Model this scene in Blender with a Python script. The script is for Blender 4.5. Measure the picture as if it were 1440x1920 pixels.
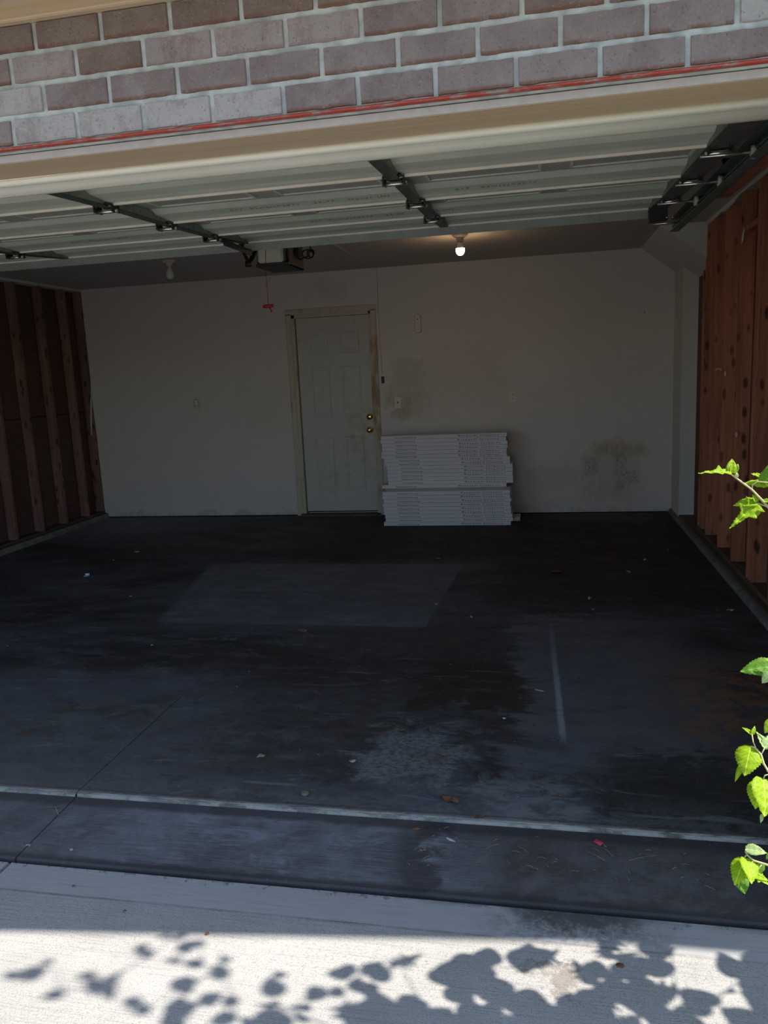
import bpy, math, random
import numpy as np
from mathutils import Vector, Matrix, Euler
from math import sin, cos, pi, radians, sqrt
random.seed(7)
for o in list(bpy.data.objects): bpy.data.objects.remove(o)
SC = bpy.context.scene; COL = SC.collection

# ------------------------------------------------------------ camera (real pose solved from the photograph)
CP = Vector((4.939, -8.045, 1.5)); FPX = 1471.6
YAW, PIT, ROL = -0.2058, -0.177, -0.0475
_f = Vector((sin(YAW)*cos(PIT), cos(YAW)*cos(PIT), sin(PIT)))
_r = Vector((cos(YAW), -sin(YAW), 0)); _u = _r.cross(_f)
CR = _r*cos(ROL)+_u*sin(ROL); CU = -_r*sin(ROL)+_u*cos(ROL); CF = _f
cam = bpy.data.objects.new('camera', bpy.data.cameras.new('camera')); COL.objects.link(cam)
M3 = Matrix((CR, CU, -CF)).transposed()
cam.matrix_world = Matrix.Translation(CP) @ M3.to_4x4()
cam.data.sensor_fit = 'VERTICAL'; cam.data.sensor_height = 36; cam.data.lens = FPX/1920*36
cam.data.clip_start = .02
SC.camera = cam
def hit(px, py, ax, v):           # where the sight line through a pixel of the photo meets a plane of the place
    d = CF + CR*((px-720)/FPX) - CU*((py-960)/FPX)
    return CP + d*((v-CP[ax])/d[ax])
def along(px, py, dist):
    d = CF + CR*((px-720)/FPX) - CU*((py-960)/FPX)
    return CP + d.normalized()*dist
def proj(P):
    d = Vector(P)-CP; z = d.dot(CF)
    return (720+FPX*d.dot(CR)/z, 960-FPX*d.dot(CU)/z, z)

# ------------------------------------------------------------ sky, sun, exposure
SUN = Vector((0.60, -0.064, 0.80)).normalized()      # towards the sun
w = bpy.data.worlds.new('sky'); SC.world = w; w.use_nodes = True
nt = w.node_tree; nt.nodes.clear()
sky = nt.nodes.new('ShaderNodeTexSky'); sky.sky_type = 'NISHITA'; sky.sun_disc = False
sky.sun_elevation = math.asin(SUN.z); sky.sun_rotation = math.atan2(SUN.x, SUN.y)
sky.air_density = 1.0; sky.dust_density = .6; sky.ozone_density = 1.1
bg = nt.nodes.new('ShaderNodeBackground'); bg.inputs[1].default_value = .16
wo = nt.nodes.new('ShaderNodeOutputWorld')
nt.links.new(sky.outputs[0], bg.inputs[0]); nt.links.new(bg.outputs[0], wo.inputs[0])
sl = bpy.data.lights.new('sun', 'SUN'); sl.energy = 5.0; sl.angle = radians(.7); sl.color = (1, .94, .86)
so = bpy.data.objects.new('sun', sl); COL.objects.link(so)
so.rotation_euler = SUN.to_track_quat('Z', 'Y').to_euler(); so.location = (8, -7, 8)
vs = SC.view_settings; vs.view_transform = 'Standard'; vs.look = 'None'; vs.gamma = 1; vs.use_curve_mapping = False
vs.exposure = 0.75

# ------------------------------------------------------------ material helpers
class N:
    def __init__(s, name, rough=.8, metal=0):
        s.m = bpy.data.materials.new(name); s.m.use_nodes = True; s.t = s.m.node_tree
        s.b = s.t.nodes['Principled BSDF']; s.b.inputs['Roughness'].default_value = rough
        s.b.inputs['Metallic'].default_value = metal; s.b.inputs['Specular IOR Level'].default_value = .3
        s._p = None
    def n(s, ty, **k):
        x = s.t.nodes.new(ty)
        for a, b in k.items(): setattr(x, a, b)
        return x
    def l(s, a, b):
        if isinstance(a, (int, float)): b.default_value = a
        elif isinstance(a, (tuple, list)): b.default_value = tuple(a) if len(a) != 3 or b.type == 'VECTOR' else (*a, 1)
        else: s.t.links.new(a, b)
    def pos(s):
        if s._p is None: s._p = s.n('ShaderNodeNewGeometry').outputs['Position']
        return s._p
    def obj(s): return s.n('ShaderNodeTexCoord').outputs['Object']
    def xyz(s, v=None):
        x = s.n('ShaderNodeSeparateXYZ'); s.l(v or s.pos(), x.inputs[0]); return x.outputs
    def scale(s, v, sc, loc=(0, 0, 0)):
        x = s.n('ShaderNodeMapping'); s.l(v, x.inputs[0]); x.inputs['Scale'].default_value = sc; x.inputs['Location'].default_value = loc
        return x.outputs[0]
    def noise(s, sc, det=4, v=None, rough=.55, dist=0):
        x = s.n('ShaderNodeTexNoise'); s.l(v or s.pos(), x.inputs['Vector'])
        x.inputs['Scale'].default_value = sc; x.inputs['Detail'].default_value = det
        x.inputs['Roughness'].default_value = rough; x.inputs['Distortion'].default_value = dist
        return x.outputs[0]
    def ma(s, op, a, b=0, c=0):
        x = s.n('ShaderNodeMath', operation=op); s.l(a, x.inputs[0]); s.l(b, x.inputs[1])
        if op in ('MULTIPLY_ADD',): s.l(c, x.inputs[2])
        return x.outputs[0]
    def mr(s, v, a, b, c=0, d=1):
        x = s.n('ShaderNodeMapRange', interpolation_type='SMOOTHSTEP'); s.l(v, x.inputs[0])
        for i, q in enumerate((a, b, c, d)): x.inputs[i+1].default_value = q
        return x.outputs[0]
    def mix(s, f, a, b, mode='MIX'):
        x = s.n('ShaderNodeMix', data_type='RGBA', blend_type=mode); s.l(f, x.inputs[0]); s.l(a, x.inputs[6]); s.l(b, x.inputs[7])
        return x.outputs[2]
    def band(s, v, a, b, soft):       # 1 inside a..b
        return s.ma('MULTIPLY', s.mr(v, a-soft, a+soft), s.mr(v, b-soft, b+soft, 1, 0))
    def mul(s, *q):
        r = q[0]
        for k in q[1:]: r = s.ma('MULTIPLY', r, k)
        return r
    def color(s, c): s.l(c, s.b.inputs['Base Color']); return s
    def bump(s, h, st=.3, d=.01):
        x = s.n('ShaderNodeBump'); x.inputs['Strength'].default_value = st; x.inputs['Distance'].default_value = d
        s.l(h, x.inputs['Height']); s.l(x.outputs[0], s.b.inputs['Normal']); return s

def plain(name, c, rough=.6, metal=0, var=.15, sc=30, bump=.0):
    k = N(name, rough, metal)
    n = k.noise(sc, 4, k.obj())
    k.color(k.mix(k.mr(n, .3, .7), tuple(v*(1-var) for v in c), tuple(min(1, v*(1+var)) for v in c)))
    if bump: k.bump(n, bump, .003)
    return k.m

def mat_slab():                    # oil-darkened garage slab
    k = N('stained_slab', .62); p = k.pos(); X, Y, Z = k.xyz()
    st = k.scale(p, (1, 2.0, 1))
    n1 = k.noise(.9, 6, st, .62, .4); n2 = k.noise(3.2, 9, st, .70, .7); n3 = k.noise(38, 5, st, .7); n4 = k.noise(.55, 3, k.scale(p, (1, 1, 1), (4, 2, 0))); n5 = k.noise(7.5, 9, k.scale(p, (1, 1.6, 1), (3, 7, 0)), .74, .9)
    c = k.mix(k.mr(n1, .36, .62), (.026, .023, .024), (.058, .066, .080))
    c = k.mix(k.mul(k.mr(n2, .46, .70), .6), c, (.094, .105, .122))
    c = k.mix(k.mul(k.mr(n5, .50, .68), .55), c, (.026, .022, .021))
    c = k.mix(k.mul(k.mr(n5, .44, .32), .40), c, (.115, .125, .14))
    wx = k.ma('ADD', X, k.ma('MULTIPLY', k.ma('SUBTRACT', n2, .5), .7)); wy = k.ma('ADD', Y, k.ma('MULTIPLY', k.ma('SUBTRACT', n5, .5), .9))
    fl = k.mul(k.mr(wx, 4.7, 3.1), k.mr(wy, -4.2, -5.3)); c = k.mix(k.mul(fl, k.mr(n5, .3, .6, .95, .45)), c, (.088, .094, .10))
    bl = k.mul(k.mr(wx, 1.9, .5), k.mr(wy, -1.6, -.6)); c = k.mix(k.ma('MULTIPLY', bl, .8), c, (.14, .155, .19))
    dk = k.mul(k.band(wx, 3.5, 4.75, .35), k.band(wy, -5.2, -3.7, .3)); c = k.mix(k.mul(dk, k.mr(n5, .3, .65, .35, .8)), c, (.030, .024, .020))
    dk2 = k.mul(k.mr(wx, 2.2, 3.4), k.mr(wy, -2.2, -1.9)); c = k.mix(k.ma('MULTIPLY', dk2, .85), c, (.020, .0165, .0155))
    dk3 = k.mul(k.mr(wx, 4.4, 4.7), k.mr(wy, -3.5, -3.0)); c = k.mix(k.mul(dk3, k.mr(n5, .3, .6, .6, .85)), c, (.021, .0185, .0175))
    gy = k.mul(k.band(wx, 5.0, 5.9, .2), k.mr(wy, -.55, -.3)); c = k.mix(k.mul(gy, .5), c, (.085, .075, .065))
    # scrubbed rectangle with straight edges
    e = k.ma('MULTIPLY_ADD', Y, .19, X)
    rect = k.mul(k.mr(e, 1.79, 1.86), k.mr(k.ma('MULTIPLY_ADD', Y, -.05, X), 4.425, 4.41), k.band(Y, -3.645, -2.13, .008))
    rc = k.mix(k.mr(n2, .35, .66), (.070, .078, .092), (.125, .142, .168))
    rc = k.mix(k.mul(k.mr(X, 3.5, 4.6), .35), rc, (.05, .055, .065)); rc = k.mix(k.mul(k.band(Y, -2.90, -2.885, .006), .5), rc, (.16, .17, .19))
    c = k.mix(k.mul(rect, k.mr(k.noise(1.3, 4), .3, .6, .7, .98)), c, rc)
    # pale dried patch at right
    pr = k.mul(k.mr(wx, 4.70, 4.84), k.mr(wx, 5.85, 5.5), k.band(wy, -5.3, -3.4, .12))
    c = k.mix(k.mul(pr, k.mr(n2, .30, .60, .35, .95)), c, (.098, .106, .120))
    pt = k.mul(k.band(wx, 4.25, 4.62, .05), k.band(wy, -5.40, -4.98, .08)); c = k.mix(k.mul(pt, k.mr(n3, .3, .6), .75), c, (.17, .19, .195))
    pt2 = k.mul(k.band(wx, 4.70, 5.05, .05), k.band(wy, -5.62, -5.30, .06)); c = k.mix(k.mul(pt2, k.mr(n5, .35, .6), .75), c, (.16, .18, .185))
    dg = k.mul(k.mr(wx, 5.05, 5.25), k.mr(wy, -5.0, -5.2)); c = k.mix(k.mul(dg, .8), c, (.026, .027, .023))
    tg = k.mul(k.band(wx, 4.32, 4.84, .04), k.band(wy, -4.78, -4.20, .06)); c = k.mix(k.ma('MULTIPLY', tg, .88), c, (.028, .020, .014))
    # pale streak
    sx = k.ma('ABSOLUTE', k.ma('SUBTRACT', k.ma('MULTIPLY_ADD', Y, .025, X), k.ma('MULTIPLY_ADD', n5, .02, 4.865)))
    sk = k.mul(k.mr(sx, .020, .006), k.band(Y, -4.99, -3.5, .08), k.mr(Y, -3.6, -4.6, .2, .95), k.mr(n3, .3, .5, .5, 1)); c = k.mix(sk, c, (.23, .26, .30))
    # brown rust-coloured patches to the right
    br = k.mul(k.mr(wx, 5.30, 5.55), k.band(wy, -4.95, -4.05, .2), k.mr(n5, .42, .56)); c = k.mix(k.ma('MULTIPLY', br, .85), c, (.17, .105, .062))
    bn = k.mr(k.noise(2.1, 8, st, .74, 1.2), .56, .68); c = k.mix(k.ma('MULTIPLY', bn, .6), c, (.066, .040, .026))
    # pale scuffs, spatter, drag marks
    sc = k.noise(2.4, 9, k.scale(p, (.7, 4.5, 1)), .74, 1.6); c = k.mix(k.mul(k.mr(sc, .57, .68), k.mr(Y, -5.6, -1.8, .8, .25)), c, (.14, .15, .165))
    sc2 = k.noise(5.0, 9, k.scale(p, (1, 2.2, 1), (5, 1, 0)), .76, 2.2); c = k.mix(k.mul(k.mr(sc2, .62, .70), .6), c, (.19, .18, .17))
    arc = k.mr(k.ma('ABSOLUTE', k.ma('SUBTRACT', k.noise(.8, 3, k.scale(p, (1, 1, 1), (2, 2, 0)), .4, .8), .5)), .0030, .0008); c = k.mix(k.mul(arc, k.mr(n2, .5, .62), .22), c, (.19, .19, .19))
    vo = k.n('ShaderNodeTexVoronoi'); k.l(p, vo.inputs['Vector']); vo.inputs['Scale'].default_value = 14
    dots = k.mul(k.mr(vo.outputs['Distance'], .055, .035), k.mr(k.noise(1.7, 3), .48, .60)); c = k.mix(dots, c, (.26, .24, .22))
    pf = k.mul(k.mr(wy, -5.30, -5.6), k.mr(n5, .42, .56)); c = k.mix(k.ma('MULTIPLY', pf, .5), c, (.14, .15, .16))
    nose = k.mul(k.mr(k.ma('MULTIPLY_ADD', n5, .022, Y), -5.592, -5.606), k.mr(k.noise(7, 8, k.scale(p, (1, 9, 1)), .76), .42, .56, .12, .9)); c = k.mix(nose, c, (.25, .25, .24))
    ln = k.mul(k.band(Y, -5.600, -5.594, .002), k.mr(n5, .35, .5), .6); c = k.mix(ln, c, (.06, .04, .03))
    vm = k.n('ShaderNodeVectorMath', operation='MULTIPLY'); k.l(c, vm.inputs[0]); vm.inputs[1].default_value = (1.50, 1.46, 1.40); c = vm.outputs[0]
    k.color(c); k.l(k.mr(n2, .3, .7, .62, .85), k.b.inputs['Roughness']); k.bump(k.ma('ADD', n3, k.ma('MULTIPLY', n5, 1.2)), .45, .005)
    return k.m

def mat_apron():
    k = N('stained_apron', .8); p = k.pos(); X, Y, Z = k.xyz()
    n1 = k.noise(1.6, 7, p, .7, .6); n2 = k.noise(5, 9, k.scale(p, (1, 2, 1)), .74, .8); n3 = k.noise(60, 5, p, .7); n4 = k.noise(14, 7, p, .75)
    brm = k.noise(1, 3, k.scale(p, (6, 260, 1)))
    c = k.mix(k.mr(n1, .36, .62), (.10, .098, .105), (.20, .215, .235))
    c = k.mix(k.mul(k.mr(n2, .5, .66), .7), c, (.26, .285, .315))
    c = k.mix(k.mul(k.mr(n2, .46, .34), .5), c, (.075, .07, .07))
    c = k.mix(k.mul(k.mr(brm, .45, .62), .28), c, (.32, .335, .35))
    wx = k.ma('ADD', X, k.ma('MULTIPLY', k.ma('SUBTRACT', n2, .5), .5))
    c = k.mix(k.mul(k.mr(wx, 4.44, 4.52), k.mr(wx, 4.62, 4.56), .7), c, (.05, .045, .045))
    c = k.mix(k.mul(k.mr(wx, 4.60, 4.85), k.mr(n4, .3, .65, .9, .6)), c, (.060, .047, .040))
    c = k.mix(k.mul(k.mr(n4, .5, .62), k.mr(wx, 4.6, 4.9), .55), c, (.135, .122, .115))
    c = k.mix(k.mul(k.mr(k.ma('MULTIPLY_ADD', n4, .04, Y), -5.675, -5.645), .75), c, (.045, .040, .042))
    c = k.mix(k.mul(k.mr(k.ma('MULTIPLY_ADD', n4, .03, Y), -5.925, -5.955), .8), c, (.045, .043, .045))
    c = k.mix(k.mul(k.mr(wx, 3.5, 3.3), .35), c, (.10, .09, .09))
    sp = k.noise(90, 4, p, .8); c = k.mix(k.mul(k.mr(sp, .66, .72), .6), c, (.35, .34, .33))
    k.color(c); k.bump(k.ma('ADD', k.ma('MULTIPLY', brm, .8), k.ma('MULTIPLY', n3, .5)), .5, .003); return k.m

def mat_drive():
    k = N('broomed_concrete', .9); p = k.pos(); X, Y, Z = k.xyz()
    n1 = k.noise(1.4, 5, p, .6, .3); n2 = k.noise(6, 7, p, .7, .5); n3 = k.noise(230, 4, p, .7); n4 = k.noise(45, 5, p, .7)
    brm = k.noise(1, 3, k.scale(p, (5, 200, 1)))
    tr = k.mr(Y, -6.135, -6.12)                       # smooth trowelled border by the joint
    c = k.mix(k.mr(n1, .35, .65), (.405, .395, .37), (.48, .47, .445))
    c = k.mix(k.mul(k.mr(n2, .5, .72), .25), c, (.34, .32, .31))
    c = k.mix(k.mul(k.mr(n3, .50, .64), .62), c, (.22, .205, .195))
    c = k.mix(k.mul(tr, k.mr(n2, .35, .6, .85, .5)), c, (.42, .425, .43)); c = k.mix(k.mul(k.mr(brm, .50, .66), .30), c, (.22, .21, .21))
    c = k.mix(k.mul(k.band(Y, -6.133, -6.123, .003), k.mr(n2, .4, .6), .4), c, (.16, .15, .15))
    wx = k.ma('ADD', X, k.ma('MULTIPLY', k.ma('SUBTRACT', n2, .5), .5)); wy = k.ma('ADD', Y, k.ma('MULTIPLY', k.ma('SUBTRACT', n4, .5), .25))
    ds = k.mul(k.band(wx, 4.82, 5.2, .12), k.mr(wy, -6.15, -6.02)); c = k.mix(k.mul(ds, .85), c, (.055, .05, .045))
    ds2 = k.mul(k.mr(Y, -6.035, -5.985), k.mr(n2, .42, .62), k.mr(X, 4.2, 4.7)); c = k.mix(k.mul(ds2, .8), c, (.06, .055, .05))
    edge = k.mul(k.mr(wy, -5.998, -5.985), .7); c = k.mix(edge, c, (.14, .14, .14))
    sp = k.mul(k.band(wx, 4.90, 5.03, .03), k.band(wy, -6.30, -6.21, .02)); c = k.mix(k.mul(sp, .55), c, (.16, .12, .085))
    k.color(c)
    k.bump(k.ma('ADD', k.mul(brm, k.mr(tr, 0, 1, .7, .15)), k.mul(n3, k.mr(tr, 0, 1, 1, .25))), .6, .004); return k.m

def mat_wall(name='painted_drywall', base=(.575, .535, .52), dirt=True):
    k = N(name, .85); p = k.pos(); X, Y, Z = k.xyz()
    n1 = k.noise(1.2, 4); n2 = k.noise(7, 7, p, .7, .4); n3 = k.noise(90, 3)
    c = k.mix(k.mr(n1, .3, .7), tuple(v*.97 for v in base), base)
    if dirt:
        wx = k.ma('ADD', X, k.ma('MULTIPLY', k.ma('SUBTRACT', n2, .5), .5)); wz = k.ma('ADD', Z, k.ma('MULTIPLY', k.ma('SUBTRACT', k.noise(5, 6, k.scale(p, (1, 1, 1), (9, 3, 1))), .5), .35))
        fine = k.noise(22, 6, k.scale(p, (1.4, 1, .5)), .75)
        def patch(x0, x1, z0, z1, col, a, s=.06):
            nonlocal c
            m = k.mul(k.band(wx, x0, x1, s), k.band(wz, z0, z1, s), k.mr(fine, .3, .62, .35, 1), a); c = k.mix(m, c, col)
        patch(5.42, 5.92, .56, .72, (.36, .27, .17), .8)      # orange smear
        patch(5.30, 5.80, .12, .60, (.36, .33, .28), .5)
        patch(4.75, 5.30, .30, .50, (.42, .35, .26), .55)
        patch(4.7, 5.9, .02, .35, (.40, .38, .35), .3)
        patch(3.40, 3.75, 1.02, 1.62, (.40, .34, .25), .55)   # hand grime by the door
        patch(3.35, 3.62, 1.05, 1.25, (.35, .28, .18), .5)
        patch(3.75, 4.60, 1.15, 1.7, (.47, .40, .31), .4, .15)
        patch(2.55, 2.95, 2.25, 2.45, (.42, .38, .31), .5)
        patch(1.7, 2.3, .9, 1.4, (.50, .44, .36), .35, .15)
        patch(3.3, 5.0, .55, .9, (.5, .45, .38), .3, .1)
        # black scuffs
        for (x0, x1, z0, z1) in ((5.33, 5.46, .38, .56), (5.62, 5.74, .36, .60), (5.62, 5.72, .22, .33), (5.74, 5.86, .28, .42)):
            sc = k.noise(34, 3, k.scale(p, (1, 1, .45)), .6, 2.5)
            c = k.mix(k.mul(k.band(X, x0, x1, .03), k.band(Z, z0, z1, .03), k.mr(k.ma('ABSOLUTE', k.ma('SUBTRACT', sc, .5)), .035, .015), .75), c, (.06, .055, .05))
        ln = k.noise(1, 4, k.scale(p, (2.2, 1, 60)))
        c = k.mix(k.mul(k.mr(ln, .64, .70), k.band(X, 4.7, 5.6, .1), k.band(Z, .2, .5, .05), .35), c, (.2, .18, .15))
        vo = k.n('ShaderNodeTexVoronoi'); k.l(p, vo.inputs['Vector']); vo.inputs['Scale'].default_value = 5.5
        c = k.mix(k.mul(k.mr(vo.outputs['Distance'], .06, .04), k.mr(n1, .5, .6), .6), c, (.12, .09, .07))
        sk = k.mul(k.mr(wz, .10, .02), k.mr(n2, .42, .6)); c = k.mix(k.mul(sk, .5), c, (.30, .27, .23))
    k.color(c); k.bump(k.ma('ADD', n3, k.ma('MULTIPLY', k.noise(25, 4), 1.2)), .18, .004); return k.m

def mat_wood(name, a=(.30, .105, .058), b=(.46, .18, .10), knots=True, axis=2):
    k = N(name, .75); o = k.obj(); inf = k.n('ShaderNodeObjectInfo'); rnd = inf.outputs['Random']
    off = k.n('ShaderNodeVectorMath', operation='MULTIPLY_ADD'); k.l(o, off.inputs[0]); off.inputs[1].default_value = (1, 1, 1)
    cmb = k.n('ShaderNodeCombineXYZ'); k.l(k.mul(rnd, 37.0), cmb.inputs[0]); k.l(k.mul(rnd, 11.0), cmb.inputs[2]); k.l(cmb.outputs[0], off.inputs[2])
    v = off.outputs[0]; s = [26, 26, 26]; s[axis] = 1.1
    g = k.noise(1, 6, k.scale(v, s), .6, .9); g2 = k.noise(1.1, 4, v)
    c = k.mix(k.mr(g, .3, .7), a, b)
    c = k.mix(k.mul(k.mr(g2, .4, .65), .45), c, tuple(x*.55 for x in a))
    if knots:
        s2 = [11, 11, 11]; s2[axis] = 4.2
        vo = k.n('ShaderNodeTexVoronoi'); k.l(k.scale(v, s2), vo.inputs['Vector']); vo.inputs['Scale'].default_value = 1.7; sel = k.n('ShaderNodeSeparateColor'); k.l(vo.outputs['Color'], sel.inputs[0])
        c = k.mix(k.mul(k.mr(vo.outputs['Distance'], .36, .17), k.mr(sel.outputs[0], .30, .40), .9), c, (.035, .016, .011))
    c = k.mix(k.mul(k.mr(k.ma('MULTIPLY', rnd, 1), 0, 1), .25), c, tuple(x*1.3 for x in b))
    k.color(c); k.bump(g, .3, .002); return k.m

def mat_brick(name, c0, c1, efflo=0):
    k = N(name, .9); o = k.pos(); inf = k.n('ShaderNodeObjectInfo').outputs['Random']
    n = k.noise(9, 6, o, .65, .4); n2 = k.noise(150, 3, o); n3 = k.noise(17, 6, k.scale(o, (1, 1, .6)), .72)
    c = k.mix(k.mr(n, .3, .7), c0, c1)
    c = k.mix(k.mul(inf, .35), c, tuple(v*1.15 for v in c1))
    X, Y, Z = k.xyz(k.obj())                        # rusty lower edge
    c = k.mix(k.mul(k.mr(Z, .012, .004), k.mr(n3, .35, .55), .75), c, (.17, .070, .045))
    if efflo: c = k.mix(k.mul(k.mr(n3, .34, .52), efflo), c, (.42, .41, .435))
    c = k.mix(k.mul(k.mr(n2, .60, .70), .4), c, (.07, .05, .05)); c = k.mix(k.mul(k.mr(n2, .36, .30), .35), c, (.42, .38, .38))
    k.color(c); k.bump(k.ma('ADD', n2, n3), .6, .004); return k.m

def mat_panel(nm, a, b):                   # greenish-white painted steel door inside face, with grime
    k = N(nm, .45); p = k.obj(); n = k.noise(3, 6, k.scale(p, (.6, 3, 1)), .65); n2 = k.noise(60, 4, p)
    c = k.mix(k.mr(n, .35, .7), a, b)
    c = k.mix(k.mul(k.mr(n2, .66, .74), .3), c, (.25, .23, .17)); k.color(c); return k.m

MT = {}
def build_mats():
    M = MT
    M['slab'] = mat_slab(); M['apron'] = mat_apron(); M['drive'] = mat_drive()
    M['wall'] = mat_wall(); M['ceil'] = mat_wall('ceiling_paint', (.47, .43, .40), False); M['wallplain'] = mat_wall('side_drywall', (.56, .55, .53), False)
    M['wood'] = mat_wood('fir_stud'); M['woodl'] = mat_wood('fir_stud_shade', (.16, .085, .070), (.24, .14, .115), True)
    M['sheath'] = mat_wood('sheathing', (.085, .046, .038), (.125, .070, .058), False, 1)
    M['sill'] = mat_wood('dirty_sill', (.07, .05, .035), (.13, .095, .065), False, 1)
    M['curb'] = plain('curb_concrete', (.15, .15, .14), .9, 0, .25, 12, .5)
    M['mortar'] = plain('mortar', (.47, .50, .515), .95, 0, .22, 22, .6)
    M['brick_dark'] = mat_brick('brick_dark', (.15, .105, .10), (.22, .17, .163))
    M['brick_mauve'] = mat_brick('brick_mauve', (.185, .145, .152), (.27, .228, .238))
    M['brick_pale'] = mat_brick('brick_pale', (.24, .20, .215), (.33, .30, .315), .8)
    M['brick_half'] = mat_brick('brick_half', (.19, .14, .15), (.27, .21, .225), .4)
    k = N('red_lintel', .6); n = k.noise(18, 6, k.scale(k.pos(), (1, 3, 3)), .7)
    k.color(k.mix(k.mr(n, .47, .62), (.40, .060, .042), (.30, .22, .21))); M['lintel'] = k.m
    M['tan'] = mat_paintwood('tan_painted_board', (.47, .345, .235), (.53, .40, .285))
    M['tanface_skylight'] = plain('tan_edge_skylight', (.46, .415, .42), .8, 0, .06, 40)  # tan board's front edge, cool sky light put into its colour
    M['soffit'] = plain('tan_soffit', (.50, .40, .31), .75, 0, .04, 10)
    k = N('cream_vinyl', .45); p = k.pos(); X, Y, Z = k.xyz(); n = k.noise(30, 6, k.scale(p, (1, 3, 3)), .75)
    c = k.mix(k.mr(k.noise(3, 3), .3, .7), (.78, .735, .655), (.82, .78, .71))
    k.color(k.mix(k.mul(k.mr(Y, -5.675, -5.635), k.mr(n, .45, .6), k.mr(X, 5.2, 4.4, .25, .8)), c, (.30, .25, .19))); M['cream'] = k.m
    M['door_steel'] = mat_panel('white_door_steel', (.50, .52, .45), (.60, .61, .54)); M['door_skin'] = mat_panel('door_skin_shaded', (.33, .325, .30), (.39, .385, .355))  # skin darker than the rails: shade put into its colour
    M['lip'] = plain('door_lip', (.72, .64, .56), .5, 0, .06, 12)
    M['galv'] = plain('galvanised_steel', (.30, .32, .31), .45, .7, .2, 14)
    M['strut'] = plain('grey_strut', (.30, .315, .31), .5, .35, .08, 6)
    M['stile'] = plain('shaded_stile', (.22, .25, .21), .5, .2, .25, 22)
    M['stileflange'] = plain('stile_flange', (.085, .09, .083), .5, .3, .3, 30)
    M['hinge'] = plain('dark_hinge', (.06, .062, .06), .4, .8, .3, 40)
    M['chrome'] = plain('bright_pin', (.75, .75, .72), .25, .9, .1, 40)
    M['track'] = plain('dark_track', (.085, .12, .11), .5, .3, .25, 18)
    M['rusty'] = plain('red_primer_angle', (.26, .085, .055), .7, .2, .25, 18)
    M['casing'] = mat_casing()
    M['entry'] = mat_entry()
    M['black'] = plain('black_plastic', (.015, .015, .016), .45, 0, .2, 30)
    M['blackmetal'] = plain('black_metal', (.022, .024, .030), .5, 0, .2, 20)
    M['offwhite'] = plain('offwhite_plastic', (.50, .48, .42), .4, 0, .05, 12)
    M['ivory'] = plain('ivory_plastic', (.56, .52, .45), .4, 0, .04, 12)
    M['lens'] = plain('lens_plastic', (.50, .50, .43), .3, 0, .04, 12)
    M['brass'] = plain('brass', (.80, .52, .20), .22, 1, .1, 20)
    M['red'] = plain('red_plastic', (.32, .008, .02), .4, 0, .1, 20)
    M['carton'] = mat_carton()
    M['ink'] = plain('dark_ink', (.03, .03, .035), .7, 0, .05, 20)
    M['inkg'] = plain('faded_ink', (.24, .26, .24), .7, 0, .05, 20)
    M['porcelain'] = plain('porcelain_holder', (.50, .42, .32), .4, 0, .08, 20)
    M['frost'] = plain('frosted_bulb', (.50, .50, .46), .3, 0, .03, 20)
    k = N('glowing_bulb'); k.b.inputs['Emission Color'].default_value = (1, .72, .42, 1); k.b.inputs['Emission Strength'].default_value = 26; M['glow'] = k.m
    M['rubber'] = plain('threshold_metal', (.09, .07, .05), .5, .4, .3, 20)
    M['dirt'] = plain('dirt', (.07, .055, .04), .95, 0, .4, 20, .5)
    M['grass'] = plain('lawn', (.10, .14, .04), .95, 0, .4, 8, .5)
    M['asphalt'] = plain('road', (.16, .16, .16), .95, 0, .2, 8, .3)
    M['leaf'] = mat_leaf('mulberry_leaf', (.34, .52, .02), (.50, .66, .03))
    M['leaf_pale'] = mat_leaf('pale_leaf_underside', (.42, .55, .22), (.55, .68, .32))
    M['leaf_dark'] = mat_leaf('shaded_leaf', (.14, .32, .03), (.22, .42, .05))
    M['stem'] = plain('green_stem', (.46, .42, .20), .6, 0, .2, 20)
    M['bark'] = plain('bark', (.16, .12, .08), .9, 0, .3, 20, .5)
    M['dryleaf'] = plain('dry_leaf', (.16, .075, .035), .9, 0, .35, 40)
    M['paper'] = plain('white_scrap', (.55, .58, .62), .8, 0, .05, 30)
    M['bluepaper'] = plain('pale_blue_scrap', (.42, .62, .85), .8, 0, .05, 30)
    M['tanchip'] = plain('tan_chip', (.40, .33, .25), .9, 0, .2, 40)
    M['stone'] = plain('pebble', (.16, .13, .10), .9, 0, .35, 60, .4)
    M['pink'] = plain('pink_petal', (.55, .07, .10), .8, 0, .2, 30)
    M['straw'] = plain('straw', (.27, .20, .12), .9, 0, .25, 30)
    M['grime_gap_shade'] = plain('joint_dirt_and_gap_shade', (.02, .018, .016), .95, 0, .3, 30)
def mat_paintwood(name, a, b):
    k = N(name, .8); g = k.noise(1, 5, k.scale(k.pos(), (1.2, 60, 60)), .6, .5)
    k.color(k.mix(k.mr(g, .3, .7), a, b)); k.bump(g, .25, .003); return k.m
def mat_casing():
    k = N('worn_casing', .6); p = k.pos(); n = k.noise(12, 6, k.scale(p, (1, 1, .3)), .7)
    X, Y, Z = k.xyz()
    c = k.mix(k.mr(n, .52, .70), (.47, .42, .34), (.30, .20, .13)); c = k.mix(k.mul(k.band(X, 3.19, 3.28, .01), k.band(Z, .75, 1.9, .2), k.mr(n, .4, .55), .6), c, (.25, .13, .08))
    k.color(c); return k.m
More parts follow.
